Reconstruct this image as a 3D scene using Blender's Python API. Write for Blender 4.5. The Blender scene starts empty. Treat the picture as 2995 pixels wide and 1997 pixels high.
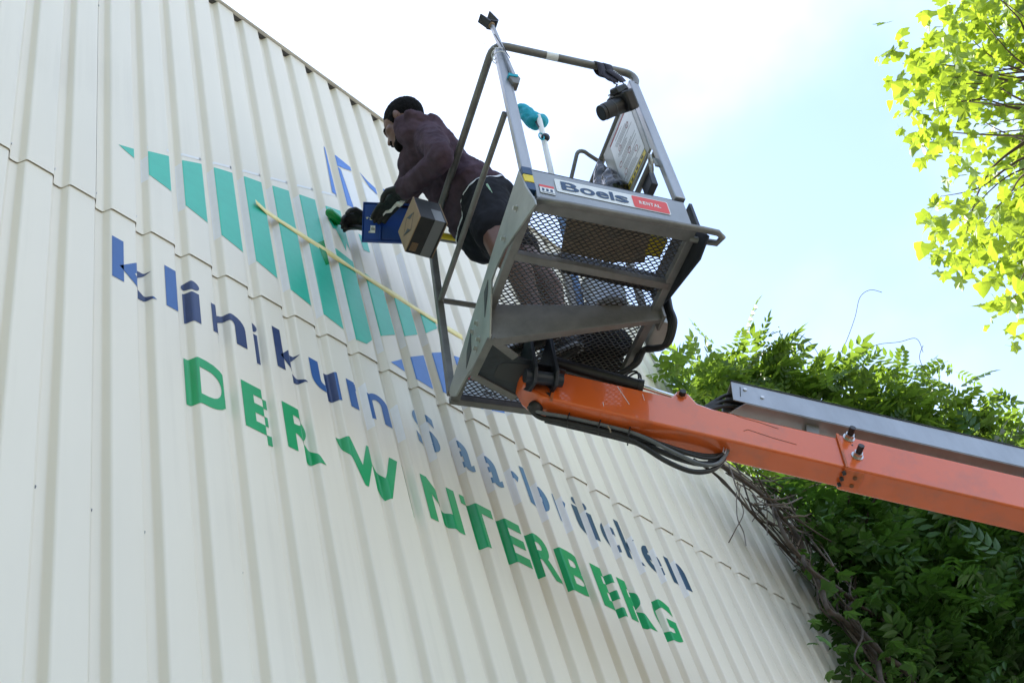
import bpy, bmesh, math, random
import numpy as np
from mathutils import Vector, Matrix, noise as mnoise

rng = random.Random(7)
S = bpy.context.scene
COL = S.collection

# ------------------------------------------------------------------ camera
P = 0.168                                   # period of the wall's ribs (m)
CAM = np.array([-6.92771 * P, -12.95511 * P, 1.6])
SEAM = 1.6 + 24.41787 * P                   # height of the lap joint between the sheets
YAW, PITCH, ROLL = 1.06507882, 0.841865463, -0.359017614
FPX, CXP, CYP = 3770.32, 1497.5, 998.5
_f = np.array([math.sin(YAW) * math.cos(PITCH), math.cos(YAW) * math.cos(PITCH), math.sin(PITCH)])
_r = np.array([math.cos(YAW), -math.sin(YAW), 0.0])
_u = np.cross(_r, _f)
RT = math.cos(ROLL) * _r + math.sin(ROLL) * _u
UP = -math.sin(ROLL) * _r + math.cos(ROLL) * _u
FW = _f
cd = bpy.data.cameras.new('camera')
cam = bpy.data.objects.new('camera', cd)
COL.objects.link(cam)
cd.sensor_width = 36.0
cd.lens = FPX / 2995.0 * 36.0
cd.clip_start, cd.clip_end = 0.05, 3000
m4 = Matrix.Identity(4)
for i in range(3):
    m4[i][0], m4[i][1], m4[i][2], m4[i][3] = RT[i], UP[i], -FW[i], CAM[i]
cam.matrix_world = m4
S.camera = cam

# ------------------------------------------------------------------ sky, sun, exposure
SUN = Vector((0.10, 0.80, 0.86)).normalized()         # towards the sun: behind the wall
w = bpy.data.worlds.new('World'); S.world = w; w.use_nodes = True
nt = w.node_tree; nt.nodes.clear()
out = nt.nodes.new('ShaderNodeOutputWorld'); bg = nt.nodes.new('ShaderNodeBackground')
sky = nt.nodes.new('ShaderNodeTexSky'); sky.sky_type = 'NISHITA'; sky.sun_disc = False
sky.sun_elevation = math.asin(SUN.z); sky.sun_rotation = math.atan2(SUN.x, SUN.y)
sky.air_density = 1.0; sky.dust_density = 0.9; sky.ozone_density = 1.0
tc = nt.nodes.new('ShaderNodeTexCoord'); mp = nt.nodes.new('ShaderNodeMapping')
mp.inputs['Scale'].default_value = (2.2, 2.2, 3.2); mp.inputs['Location'].default_value = (5.0, 1.0, 3.0)
nz = nt.nodes.new('ShaderNodeTexNoise'); nz.inputs['Scale'].default_value = 1.6
nz.inputs['Detail'].default_value = 5; nz.inputs['Roughness'].default_value = 0.45
rp = nt.nodes.new('ShaderNodeValToRGB')
rp.color_ramp.elements[0].position = 0.34; rp.color_ramp.elements[1].position = 0.86
rp.color_ramp.elements[0].color = (.05, .05, .05, 1); rp.color_ramp.elements[1].color = (.75, .75, .75, 1); rp.color_ramp.interpolation = 'EASE'
mx = nt.nodes.new('ShaderNodeMix'); mx.data_type = 'RGBA'
mx.inputs['B'].default_value = (4.2, 4.4, 4.7, 1)
nt.links.new(tc.outputs['Generated'], mp.inputs['Vector']); nt.links.new(mp.outputs[0], nz.inputs['Vector'])
nt.links.new(nz.outputs['Fac'], rp.inputs['Fac'])
nt.links.new(rp.outputs['Color'], mx.inputs['Factor']); nt.links.new(sky.outputs[0], mx.inputs['A'])
nt.links.new(mx.outputs['Result'], bg.inputs['Color'])
bg.inputs['Strength'].default_value = 0.12
nt.links.new(bg.outputs[0], out.inputs['Surface'])
sl = bpy.data.lights.new('sun', 'SUN'); sl.energy = 3.2; sl.angle = math.radians(0.53); sl.color = (1, 0.95, 0.87)
so = bpy.data.objects.new('sun', sl); COL.objects.link(so)
so.rotation_euler = SUN.to_track_quat('Z', 'Y').to_euler(); so.location = (0, 20, 30)
S.view_settings.view_transform = 'Standard'; S.view_settings.look = 'None'
S.view_settings.exposure = 2.05; S.view_settings.gamma = 1.0; S.view_settings.use_curve_mapping = False
S.render.engine = 'CYCLES'
S.cycles.max_bounces = 8; S.cycles.transparent_max_bounces = 8

# ------------------------------------------------------------------ helpers
def V(*a): return np.array(a if len(a) > 1 else a[0], float)
def nrm(a): a = np.asarray(a, float); return a / np.linalg.norm(a)
def ray(x, y): return FW + RT * (x - CXP) / FPX - UP * (y - CYP) / FPX
def at(x, y, t): return CAM + t * ray(x, y)              # a point of the place at a known distance
BM = np.array([[0.87800832, 0.47663456, 0.04382782], [-0.46995316, 0.87581328, -0.10997786], [-0.09080424, 0.07596445, 0.99296727]])
BO = CAM + np.array([2.47500215, 1.1051134, 3.70879453])   # platform corner
def bw(p): return BO + BM @ np.asarray(p, float)           # platform coordinates (across, away, up) to world
def bd(v): return BM @ np.asarray(v, float)
def lp(x, y, ax, val):                                     # pixel on a plane of the platform
    d = BM.T @ ray(x, y); c = BM.T @ (CAM - BO); t = (val - c[ax]) / d[ax]; return c + t * d

LOC = {}
def link(name, me, parent, center):
    o = bpy.data.objects.new(name, me); COL.objects.link(o)
    if parent is not None:
        o.parent = parent; o.location = Vector(center - LOC[parent.name])
    else:
        o.location = Vector(center)
    LOC[o.name] = np.asarray(center, float)
    return o
def tag(o, label, cat, group=None):
    o['label'] = label; o['category'] = cat; o['kind'] = 'thing'
    if group: o['group'] = group
    return o
def thing(name, label, cat, loc, group=None):
    o = link(name, None, None, np.asarray(loc, float)); return tag(o, label, cat, group)

class MB:
    def __init__(s, frame=None): s.v = []; s.f = []; s.fr = frame
    def add(s, vs, fs):
        n = len(s.v); s.v += [np.asarray(p, float) for p in vs]; s.f += [tuple(i + n for i in f) for f in fs]; return s
    def box(s, c, size, ax=None):
        c = V(c); h = V(size) / 2
        A = np.eye(3) if ax is None else np.array([nrm(a) for a in ax])
        vs = [c + A[0] * h[0] * sx + A[1] * h[1] * sy + A[2] * h[2] * sz for sz in (-1, 1) for sy in (-1, 1) for sx in (-1, 1)]
        return s.add(vs, [(0, 2, 3, 1), (4, 5, 7, 6), (0, 1, 5, 4), (2, 6, 7, 3), (0, 4, 6, 2), (1, 3, 7, 5)])
    def bar(s, a, b, wd, ht, up=(0, 0, 1)):
        a, b = V(a), V(b); d = nrm(b - a); x = nrm(np.cross(d, up)); z = np.cross(x, d)
        return s.box((a + b) / 2, (wd, np.linalg.norm(b - a), ht), (x, d, z))
    def tube(s, pts, r, n=10, caps=True):
        pts = [V(p) for p in pts]; m = len(pts)
        rr = r if hasattr(r, '__len__') else [r] * m
        d0 = nrm(pts[1] - pts[0]); ref = V(0, 0, 1) if abs(d0[2]) < .9 else V(1, 0, 0)
        x = nrm(np.cross(d0, ref)); base = len(s.v)
        for i, p in enumerate(pts):
            d = nrm(pts[min(i + 1, m - 1)] - pts[max(i - 1, 0)])
            x = nrm(x - d * (x @ d)); y = np.cross(d, x)
            for k in range(n):
                a = 2 * math.pi * k / n
                s.v.append(p + rr[i] * (math.cos(a) * x + math.sin(a) * y))
        for i in range(m - 1):
            for k in range(n):
                a, b = base + i * n + k, base + i * n + (k + 1) % n
                s.f.append((a, b, b + n, a + n))
        if caps:
            s.f.append(tuple(base + k for k in range(n))[::-1]); s.f.append(tuple(base + (m - 1) * n + k for k in range(n)))
        return s
    def cyl(s, a, b, r, n=16, r2=None): return s.tube([a, b], [r, r if r2 is None else r2], n)
    def prism(s, poly, vec):
        n = len(poly); vec = V(vec); a = [V(p) for p in poly]
        fs = [tuple(range(n))[::-1], tuple(range(n, 2 * n))] + [(i, (i + 1) % n, (i + 1) % n + n, i + n) for i in range(n)]
        return s.add(a + [p + vec for p in a], fs)
    def ell(s, c, rad, ax=None, n=14, m=10):
        A = np.eye(3) if ax is None else np.array([nrm(a) for a in ax]); c = V(c); base = len(s.v)
        s.v.append(c + A[2] * rad[2])
        for i in range(1, m):
            t = math.pi * i / m
            for k in range(n):
                a = 2 * math.pi * k / n
                s.v.append(c + A[0] * rad[0] * math.sin(t) * math.cos(a) + A[1] * rad[1] * math.sin(t) * math.sin(a) + A[2] * rad[2] * math.cos(t))
        s.v.append(c - A[2] * rad[2]); last = len(s.v) - 1
        for k in range(n): s.f.append((base, base + 1 + k, base + 1 + (k + 1) % n))
        for i in range(m - 2):
            for k in range(n):
                a, b = base + 1 + i * n + k, base + 1 + i * n + (k + 1) % n
                s.f.append((a, a + n, b + n, b))
        for k in range(n):
            a = base + 1 + (m - 2) * n
            s.f.append((a + k, last, a + (k + 1) % n))
        return s
    def cap(s, p0, r0, p1, r1, n=14):
        p0, p1 = V(p0), V(p1); d = nrm(p1 - p0); pts = []; rr = []
        for t in (88, 60, 30): pts.append(p0 - d * r0 * math.sin(math.radians(t))); rr.append(max(r0 * math.cos(math.radians(t)), 1e-4))
        pts += [p0, p1]; rr += [r0, r1]
        for t in (30, 60, 88): pts.append(p1 + d * r1 * math.sin(math.radians(t))); rr.append(max(r1 * math.cos(math.radians(t)), 1e-4))
        return s.tube(pts, rr, n)
    def chain(s, pts, rr, n=12):
        for i in range(len(pts) - 1): s.cap(pts[i], rr[i], pts[i + 1], rr[i + 1], n)
        return s
    def build(s, name, mat, parent=None, smooth=True, bevel=0, ang=35, remesh=0, sm=0, disp=None, label=None, kind=None):
        vs = np.array(s.v)
        if s.fr is not None: vs = BO + vs @ BM.T
        c = (vs.min(0) + vs.max(0)) / 2
        me = bpy.data.meshes.new(name)
        me.from_pydata((vs - c).tolist(), [], s.f); me.update()
        bmm = bmesh.new(); bmm.from_mesh(me); bmesh.ops.recalc_face_normals(bmm, faces=bmm.faces); bmm.to_mesh(me); bmm.free()
        if smooth:
            me.polygons.foreach_set('use_smooth', [True] * len(me.polygons))
            if not remesh: me.set_sharp_from_angle(angle=math.radians(ang))
        me.materials.append(M[mat])
        o = link(name, me, parent, c)
        if remesh:
            r = o.modifiers.new('r', 'REMESH'); r.mode = 'VOXEL'; r.voxel_size = remesh; r.use_smooth_shade = True
            if sm: q = o.modifiers.new('s', 'SMOOTH'); q.factor = 0.5; q.iterations = sm
        if disp:
            for ds in (disp if hasattr(disp[0], '__len__') else (disp,)):
                t = bpy.data.textures.new('folds', 'CLOUDS'); t.noise_scale = ds[0]; t.noise_depth = 2
                q = o.modifiers.new('d', 'DISPLACE'); q.texture = t; q.strength = ds[1]; q.mid_level = .5; q.texture_coords = 'LOCAL'
        if bevel:
            q = o.modifiers.new('b', 'BEVEL'); q.width = bevel; q.segments = 2; q.limit_method = 'ANGLE'; q.angle_limit = math.radians(40)
        if label: o['label'] = label
        if kind: o['kind'] = kind
        return o

# ------------------------------------------------------------------ materials
M = {}
def mat(name, col, rough=.5, metal=0, var=.0, vscale=8, bump=0, bscale=60, spec=.5, col2=None, thr=None, trans=0, stretch=None, coat=0, sss=0):
    m = bpy.data.materials.new(name); m.use_nodes = True; M[name] = m
    n = m.node_tree.nodes; L = m.node_tree.links; b = n['Principled BSDF']
    b.inputs['Base Color'].default_value = (*col, 1); b.inputs['Roughness'].default_value = rough
    b.inputs['Metallic'].default_value = metal; b.inputs['Specular IOR Level'].default_value = spec
    if coat: b.inputs['Coat Weight'].default_value = coat
    t = n.new('ShaderNodeTexCoord'); mpn = n.new('ShaderNodeMapping'); L.new(t.outputs['Object'], mpn.inputs['Vector'])
    if stretch: mpn.inputs['Scale'].default_value = stretch
    if var or col2:
        z = n.new('ShaderNodeTexNoise'); z.inputs['Scale'].default_value = vscale; z.inputs['Detail'].default_value = 6; z.inputs['Roughness'].default_value = .62
        L.new(mpn.outputs[0], z.inputs['Vector'])
        r = n.new('ShaderNodeValToRGB'); L.new(z.outputs['Fac'], r.inputs['Fac'])
        if col2:
            lo, hi = thr or (.45, .65)
            r.color_ramp.elements[0].position = lo; r.color_ramp.elements[1].position = hi
            r.color_ramp.elements[0].color = (*col, 1); r.color_ramp.elements[1].color = (*col2, 1)
        else:
            r.color_ramp.elements[0].position = .3; r.color_ramp.elements[1].position = .7
            r.color_ramp.elements[0].color = (*[c * (1 - var) for c in col], 1); r.color_ramp.elements[1].color = (*[min(1, c * (1 + var)) for c in col], 1)
        L.new(r.outputs['Color'], b.inputs['Base Color'])
    if bump:
        z2 = n.new('ShaderNodeTexNoise'); z2.inputs['Scale'].default_value = bscale; z2.inputs['Detail'].default_value = 4
        L.new(mpn.outputs[0], z2.inputs['Vector'])
        bp = n.new('ShaderNodeBump'); bp.inputs['Strength'].default_value = bump; bp.inputs['Distance'].default_value = .01
        L.new(z2.outputs['Fac'], bp.inputs['Height']); L.new(bp.outputs['Normal'], b.inputs['Normal'])
    if trans:
        tr = n.new('ShaderNodeBsdfTranslucent'); ms = n.new('ShaderNodeMixShader'); ms.inputs[0].default_value = trans
        tr.inputs['Color'].default_value = (*(col2 or col), 1)
        L.new(b.outputs[0], ms.inputs[1]); L.new(tr.outputs[0], ms.inputs[2]); L.new(ms.outputs[0], n['Material Output'].inputs['Surface'])
    return m
def leafmat(name, dark, light, tcol, mix=.45, scale=1.6, rough=.42):
    m = bpy.data.materials.new(name); m.use_nodes = True; M[name] = m
    n = m.node_tree.nodes; L = m.node_tree.links; b = n['Principled BSDF']
    g = n.new('ShaderNodeNewGeometry'); z = n.new('ShaderNodeTexNoise'); z.inputs['Scale'].default_value = scale; z.inputs['Detail'].default_value = 3
    L.new(g.outputs['Position'], z.inputs['Vector'])
    ad = n.new('ShaderNodeMath'); ad.operation = 'ADD'
    mu = n.new('ShaderNodeMath'); mu.operation = 'MULTIPLY'; mu.inputs[1].default_value = .45
    L.new(g.outputs['Random Per Island'], mu.inputs[0]); L.new(mu.outputs[0], ad.inputs[0]); L.new(z.outputs['Fac'], ad.inputs[1])
    r = n.new('ShaderNodeValToRGB'); r.color_ramp.elements[0].position = .42; r.color_ramp.elements[1].position = .95
    r.color_ramp.elements[0].color = (*dark, 1); r.color_ramp.elements[1].color = (*light, 1)
    L.new(ad.outputs[0], r.inputs['Fac']); L.new(r.outputs['Color'], b.inputs['Base Color'])
    b.inputs['Roughness'].default_value = rough; b.inputs['Specular IOR Level'].default_value = .5
    tr = n.new('ShaderNodeBsdfTranslucent'); hm = n.new('ShaderNodeMix'); hm.data_type = 'RGBA'; hm.inputs['Factor'].default_value = .5
    L.new(r.outputs['Color'], hm.inputs['A']); hm.inputs['B'].default_value = (*tcol, 1); L.new(hm.outputs['Result'], tr.inputs['Color'])
    ms = n.new('ShaderNodeMixShader'); ms.inputs[0].default_value = mix
    L.new(b.outputs[0], ms.inputs[1]); L.new(tr.outputs[0], ms.inputs[2]); L.new(ms.outputs[0], n['Material Output'].inputs['Surface'])

mat('ground', (.25, .22, .175), .9, var=.25, vscale=3, bump=.4, bscale=80)
mat('cladding', (.76, .71, .60), .36, var=.05, vscale=1.6, bump=.05, bscale=2.4, stretch=(1, 1, .18))
def streaks(m, amount=.10):
    n = m.node_tree.nodes; L = m.node_tree.links; b = n['Principled BSDF']; src = b.inputs['Base Color'].links[0].from_socket
    g = n.new('ShaderNodeNewGeometry'); mp_ = n.new('ShaderNodeMapping'); mp_.inputs['Scale'].default_value = (26, 26, .45); L.new(g.outputs['Position'], mp_.inputs['Vector'])
    z = n.new('ShaderNodeTexNoise'); z.inputs['Scale'].default_value = 1; z.inputs['Detail'].default_value = 5; L.new(mp_.outputs[0], z.inputs['Vector'])
    z3 = n.new('ShaderNodeTexNoise'); z3.inputs['Scale'].default_value = 1.3; z3.inputs['Detail'].default_value = 4; L.new(g.outputs['Position'], z3.inputs['Vector'])
    mu = n.new('ShaderNodeMath'); mu.operation = 'MULTIPLY'; L.new(z.outputs['Fac'], mu.inputs[0]); L.new(z3.outputs['Fac'], mu.inputs[1])
    r = n.new('ShaderNodeValToRGB'); r.color_ramp.elements[0].position = .28; r.color_ramp.elements[1].position = .50
    r.color_ramp.elements[0].color = (0, 0, 0, 1); r.color_ramp.elements[1].color = (amount, amount, amount, 1); L.new(mu.outputs[0], r.inputs['Fac'])
    mx_ = n.new('ShaderNodeMix'); mx_.data_type = 'RGBA'; L.new(r.outputs['Color'], mx_.inputs['Factor']); L.new(src, mx_.inputs['A']); mx_.inputs['B'].default_value = (.30, .27, .21, 1)
    L.new(mx_.outputs['Result'], b.inputs['Base Color'])
streaks(M['cladding'], .15)
mat('body', (.45, .44, .42), .9)
mat('coping', (.62, .61, .58), .5, var=.15, vscale=5)
mat('shade_gap_grey', (.07, .07, .075), .55)
mat('trim', (.62, .60, .52), .5, var=.1, vscale=6)
mat('teal_paint', (.030, .47, .335), .34, var=.06, vscale=14, bump=.03, bscale=160)
mat('green_paint', (.002, .33, .105), .30, var=.06, vscale=14, bump=.03, bscale=160)
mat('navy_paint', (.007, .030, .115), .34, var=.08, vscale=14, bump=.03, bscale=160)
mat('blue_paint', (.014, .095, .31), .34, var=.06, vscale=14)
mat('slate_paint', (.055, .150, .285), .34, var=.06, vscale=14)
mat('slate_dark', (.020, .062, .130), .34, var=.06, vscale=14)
mat('sky_paint', (.06, .20, .60), .42, var=.06, vscale=14)
mat('wet_green', (.004, .27, .06), .2, var=.1, vscale=20)
mat('white_paint', (.77, .77, .77), .45, var=.03, vscale=20)
mat('blue_tape', (.08, .22, .62), .55, var=.12, vscale=20, bump=.2, bscale=60)
mat('yellow_tape', (.86, .76, .34), .55, var=.08, vscale=18, bump=.15, bscale=40)
mat('screw', (.22, .22, .22), .4, metal=.8)
mat('steel', (.175, .172, .165), .42, metal=.25, var=.22, vscale=11, bump=.10, bscale=90)
mat('plate', (.30, .315, .30), .40, metal=.35, var=.22, vscale=6, bump=.06, bscale=70)
mat('alu', (.34, .355, .375), .34, metal=.6, var=.12, vscale=10, bump=.05, bscale=60, stretch=(1, 1, .3))
mat('toe', (.30, .32, .345), .38, metal=.35, var=.12, vscale=8)
mat('wire', (.075, .068, .060), .5, metal=.3, var=.3, vscale=20)
mat('dark_steel', (.018, .022, .032), .45, metal=.1, var=.4, vscale=12, bump=.1)
mat('black', (.012, .012, .014), .42, var=.3, vscale=20, bump=.1, bscale=120)
mat('black_gloss', (.010, .011, .013), .16)
mat('rubber', (.022, .022, .024), .55, var=.3, vscale=15)
mat('grey_hose', (.13, .14, .15), .5, var=.2, vscale=15)
mat('chrome', (.75, .76, .78), .12, metal=1)
mat('zinc', (.55, .55, .54), .33, metal=.9)
mat('orange', (.70, .125, .022), .25, col2=(.50, .115, .04), thr=(.50, .80), vscale=7, bump=.03, bscale=50, coat=.7)
mat('orange_worn', (.62, .13, .03), .45, col2=(.30, .10, .045), thr=(.50, .72), vscale=16, bump=.15, bscale=70)
mat('rust', (.17, .07, .03), .8, var=.4, vscale=30, bump=.4)
mat('white', (.80, .80, .80), .4)
mat('sticker', (.74, .77, .80), .35, var=.04, vscale=30)
mat('red_sticker', (.72, .06, .055), .38, var=.05, vscale=20)
mat('navy_print', (.012, .055, .14), .4)
mat('dark_print', (.03, .03, .035), .5)
mat('red_print', (.30, .03, .04), .5)
mat('yellow', (.72, .56, .03), .45, var=.15, vscale=20)
mat('teal_cloth', (.0, .33, .45), .7, var=.25, vscale=25, bump=.4, bscale=50)
mat('teal', (.0, .36, .46), .4)
mat('skin', (.135, .062, .042), .48, var=.12, vscale=25, bump=.06, bscale=200)
mat('lip', (.10, .045, .036), .45)
mat('eye', (.35, .33, .30), .2)
mat('hair', (.005, .0045, .005), .9, var=.4, vscale=120, bump=.8, bscale=260, spec=.15)
mat('hoodie', (.080, .053, .072), .95, var=.35, vscale=9, bump=.9, bscale=22, spec=.12)
mat('shorts', (.011, .0115, .017), .85, var=.35, vscale=12, bump=.35, bscale=30, spec=.25)
mat('shirt', (.70, .70, .74), .8, bump=.3)
mat('stripe', (.35, .55, .42), .6)
mat('glove', (.010, .011, .012), .6, var=.4, vscale=40, bump=.4, bscale=90)
mat('shoe', (.02, .02, .024), .6, bump=.2)
mat('sole', (.60, .60, .62), .6)
mat('tray_blue', (.003, .045, .26), .38, var=.12, vscale=10)
mat('splash', (.60, .58, .46), .6)
mat('kraft', (.29, .19, .11), .8, var=.10, vscale=12, bump=.1)
mat('box_black', (.018, .018, .018), .5, var=.3, vscale=14, bump=.1)
mat('grey_tape', (.17, .18, .19), .35, bump=.1, bscale=40)
mat('card_dirty', (.34, .27, .20), .85, col2=(.10, .15, .16), thr=(.55, .75), vscale=9)
mat('bucket', (.62, .66, .74), .4, var=.1, vscale=9)
mat('paint_blue', (.12, .22, .42), .5, var=.2, vscale=9)
mat('rag', (.42, .16, .14), .9, col2=(.65, .62, .60), thr=(.45, .55), vscale=14, bump=.5)
mat('bark', (.055, .042, .032), .9, var=.45, vscale=14, bump=.8, bscale=40, stretch=(1, 1, .4))
mat('bark_grey', (.12, .10, .085), .9, var=.4, vscale=14, bump=.8, bscale=40)
mat('twig', (.085, .06, .04), .85, var=.3, vscale=10)
mat('seed', (.16, .17, .04), .8, bump=.8, bscale=100)
mat('chassis', (.14, .14, .145), .6, var=.2)
leafmat('plane_leaf', (.035, .095, .012), (.23, .35, .035), (.48, .58, .03), .55, 3.2)
leafmat('wist_leaf', (.018, .065, .012), (.10, .21, .03), (.36, .50, .04), .50, 1.5)
leafmat('creeper_leaf', (.018, .065, .012), (.055, .14, .022), (.14, .28, .02), .32, 1.8)

# ------------------------------------------------------------------ ground
g = MB(); g.add([(-300, -300, 0), (300, -300, 0), (300, 300, 0), (-300, 300, 0)], [(0, 1, 2, 3)])
go = g.build('ground', 'ground', smooth=False); go['kind'] = 'structure'

mat('added_slope_green', (.045, .07, .02), .95, var=.4, vscale=2)
hs_ = MB(); nx_, ny_ = 26, 40  # unseen slope, added to block sky light and darken the rib flanks
for j in range(ny_):
    for i in range(nx_):
        x = -6.2 - i * 1.3; y = -60 + j * 2.4; t = min(1, i / 9)
        hs_.v.append(V(x, y, -.3 + 14.5 * t * t * (3 - 2 * t) + .5 * mnoise.noise(Vector((x * .2, y * .2, 0))) * t))
for j in range(ny_ - 1):
    for i in range(nx_ - 1): a_ = j * nx_ + i; hs_.f.append((a_, a_ + 1, a_ + 1 + nx_, a_ + nx_))
hs_.build('light_block_slope', 'added_slope_green')['kind'] = 'structure'

# ------------------------------------------------------------------ corrugated wall
CR, FL, DP = .618693 * P, .0942977 * P, .189959 * P       # crest, flank run, depth
ROOF = SEAM + 15.6715 * P
XC = 26.45 * P                                            # right end of the tall wall
LOWZ = SEAM + 6.45 * P
UPY = -.006                                              # upper sheets lap over the lower ones
def period_pts():
    c = [(0, 0), (CR, 0), (CR + FL, DP), (P - FL, DP), (P, 0), (P + CR, 0)]
    r = .0075; o_ = []
    c = [(-FL, DP)] + c
    for i in range(1, 5):
        p, a, b = V(c[i]), V(c[i - 1]), V(c[i + 1])
        u1, u2 = nrm(a - p), nrm(b - p)
        q0, q2 = p + u1 * r, p + u2 * r
        q1 = (q0 + 2 * p + q2) / 4
        m0, m2 = .5625 * q0 + .375 * p + .0625 * q2, .0625 * q0 + .375 * p + .5625 * q2
        o_ += [q0, m0, q1, m2, q2]
    return o_
PP = period_pts()                                          # one rib from its left crest fold to the next one's
KMIN, KMAX = -16, 57
PROF = np.array([(p[0] + k * P, p[1]) for k in range(KMIN, KMAX) for p in PP])
def prof_y(x): return float(np.interp(x, PROF[:, 0], PROF[:, 1]))
def sheet(x0, x1, z0, z1, yo, name, parent, mt='cladding'):
    xs = [x0] + [x for x in PROF[:, 0] if x0 + 1e-4 < x < x1 - 1e-4] + [x1]
    vs, fs = [], []
    nzv = max(2, int((z1 - z0) / 1.2) + 1); n = len(xs)
    zs = np.linspace(z0, z1, nzv)
    for z in zs:
        for x in xs: vs.append((x, prof_y(x) + yo, z))
    for j in range(nzv - 1):
        for i in range(n - 1):
            a = j * n + i; fs.append((a, a + 1, a + 1 + n, a + n))
    b0 = len(vs)                                            # folded bottom edge, 1.2 mm thick
    for x in xs: vs.append((x, prof_y(x) + yo + .0012, z0))
    for i in range(n - 1): fs.append((i, b0 + i, b0 + i + 1, i + 1))
    mb = MB(); mb.add(vs, fs); return mb.build(name, mt, parent, ang=50)

wall = thing('clad_wall', 'tall cream corrugated metal wall with blue and green painted lettering', 'wall', (5 * P, 0, 0))
joints = [(-16 * P)] + [(k + .6187) * P for k in (-14, -9, -4, 1, 6, 11, 16, 21)] + [XC]
for a, b in zip(joints[:-1], joints[1:]):
    gp = .0022 if abs(b - 1.6187 * P) < 1e-3 else .0004
    sheet(a + .0002, b - gp, SEAM - .03, ROOF, UPY, 'cladding_sheet', wall)
    sheet(a + .0002, b - .0004, 0, SEAM + .02, 0, 'cladding_sheet', wall)
mb = MB(); mb.box((((-16 * P) + XC) / 2, 4 + DP + .03, ROOF / 2 - .003), (XC + 16 * P, 8, ROOF - .004)); mb.build('wall_core', 'body', wall, False)
# coping along the top, the shade beneath painted as a dark strip
mb = MB(); mb.box(((XC - 16 * P) / 2, .125 + UPY, ROOF + .009), (XC + 16 * P + .05, .28, .010)); mb.build('coping', 'coping', wall, False, bevel=.002)
mb = MB(); mb.box(((XC - 16 * P) / 2, .100, ROOF + .0015), (XC + 16 * P, .20, .004)); mb.build('coping_shade', 'shade_gap_grey', wall, False)
mb = MB(); mb.box((XC + .036, .10, (ROOF + LOWZ) / 2), (.06, .24, ROOF - LOWZ)); mb.build('corner_trim', 'trim', wall, False, bevel=.004)
mb = MB(); mb.box((XC + .003, .06, (ROOF + LOWZ) / 2), (.008, .10, ROOF - LOWZ)); mb.build('corner_gap', 'shade_gap_grey', wall, False)
# screws
for k, z in [(k + .68, -9.13) for k in (0, 1, 2, 4)] + [(6.68, -7.96), (6.68, -9.2)] + [(k + .69, .28) for k in range(-3, 12)] + [(k + .66, 9.5) for k in (1,)]:
    y = prof_y(k * P) + (UPY if z > 0 else 0)
    s_ = MB(); pz = SEAM + z * P
    s_.cyl((k * P, y, pz), (k * P, y - .0025, pz), .0048, 12).cyl((k * P, y - .0025, pz), (k * P, y - .0065, pz), .0034, 6, .003)
    s_.build('screw', 'screw' if z < 0 else 'zinc', wall)
# low wall to the right
low = thing('low_wall', 'low cream corrugated wall beyond the tall one, vines over its end', 'wall', (30 * P, 0, 0))
XL0, XL1 = XC + .0004, 56 * P
sheet(XL0, XL1, SEAM - .03, LOWZ - .02, UPY, 'cladding_sheet', low); sheet(XL0, XL1, 0, SEAM + .02, 0, 'cladding_sheet', low)
mb = MB(); mb.box(((XL0 + XL1) / 2, 4 + DP + .03, LOWZ / 2 - .02), (XL1 - XL0, 8, LOWZ - .05)); mb.build('wall_core', 'body', low, False)
mb = MB(); mb.box(((XL0 + XL1) / 2 + .035, .10, LOWZ - .004), (XL1 - XL0 - .07, .27, .032)); mb.build('coping', 'trim', low, False, bevel=.004)

# ---- paint laid on the ribs
def clip_x(poly, x, keep_less):
    o_ = []
    for i in range(len(poly)):
        a, b = poly[i], poly[(i + 1) % len(poly)]
        ia, ib = (a[0] <= x) == keep_less, (b[0] <= x) == keep_less
        if ia: o_.append(a)
        if ia != ib:
            t = (x - a[0]) / (b[0] - a[0]); o_.append((x, a[1] + t * (b[1] - a[1])))
    return o_
def part_of(x):
    f = (x / P) % 1 * P
    return 'crest' if f < CR + .004 or f > P - .002 else ('right' if f < CR + FL else ('valley' if f < P - FL else 'flank'))
XBR = PROF[:, 0]
def paint(name, polys, mt, parts, off=.0014, parent=None, label=None):
    pieces = []
    for poly in polys:
        lo, hi = min(p[0] for p in poly), max(p[0] for p in poly)
        cuts = [lo - 1] + [x for x in XBR if lo < x < hi] + [hi + 1]
        for a, b in zip(cuts[:-1], cuts[1:]):
            q = clip_x(poly, a, False); q = clip_x(q, b, True) if len(q) > 2 else []
            if len(q) < 3: continue
            cx = sum(p[0] for p in q) / len(q)
            if part_of(cx) not in parts: continue
            up = UPY if q[0][1] > SEAM - .03 else 0
            pieces.append([(x, prof_y(x) + up - off, z) for x, z in q])
    par = list(range(len(pieces))); seen = {}
    def find(i):
        while par[i] != i: i = par[i]
        return i
    for i, pc in enumerate(pieces):
        for p in pc:
            k = (round(p[0] * 4000), round(p[2] * 4000))
            if k in seen: par[find(i)] = find(seen[k])
            else: seen[k] = i
    isl = {}
    for i, pc in enumerate(pieces): isl.setdefault(find(i), []).append(pc)
    for grp in isl.values():                                # each separate patch of paint is a part
        mb = MB()
        for pc in grp: mb.add(pc, [tuple(range(len(pc)))])
        mb.build(name, mt, parent or wall, label=label)
FONT = {}
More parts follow.
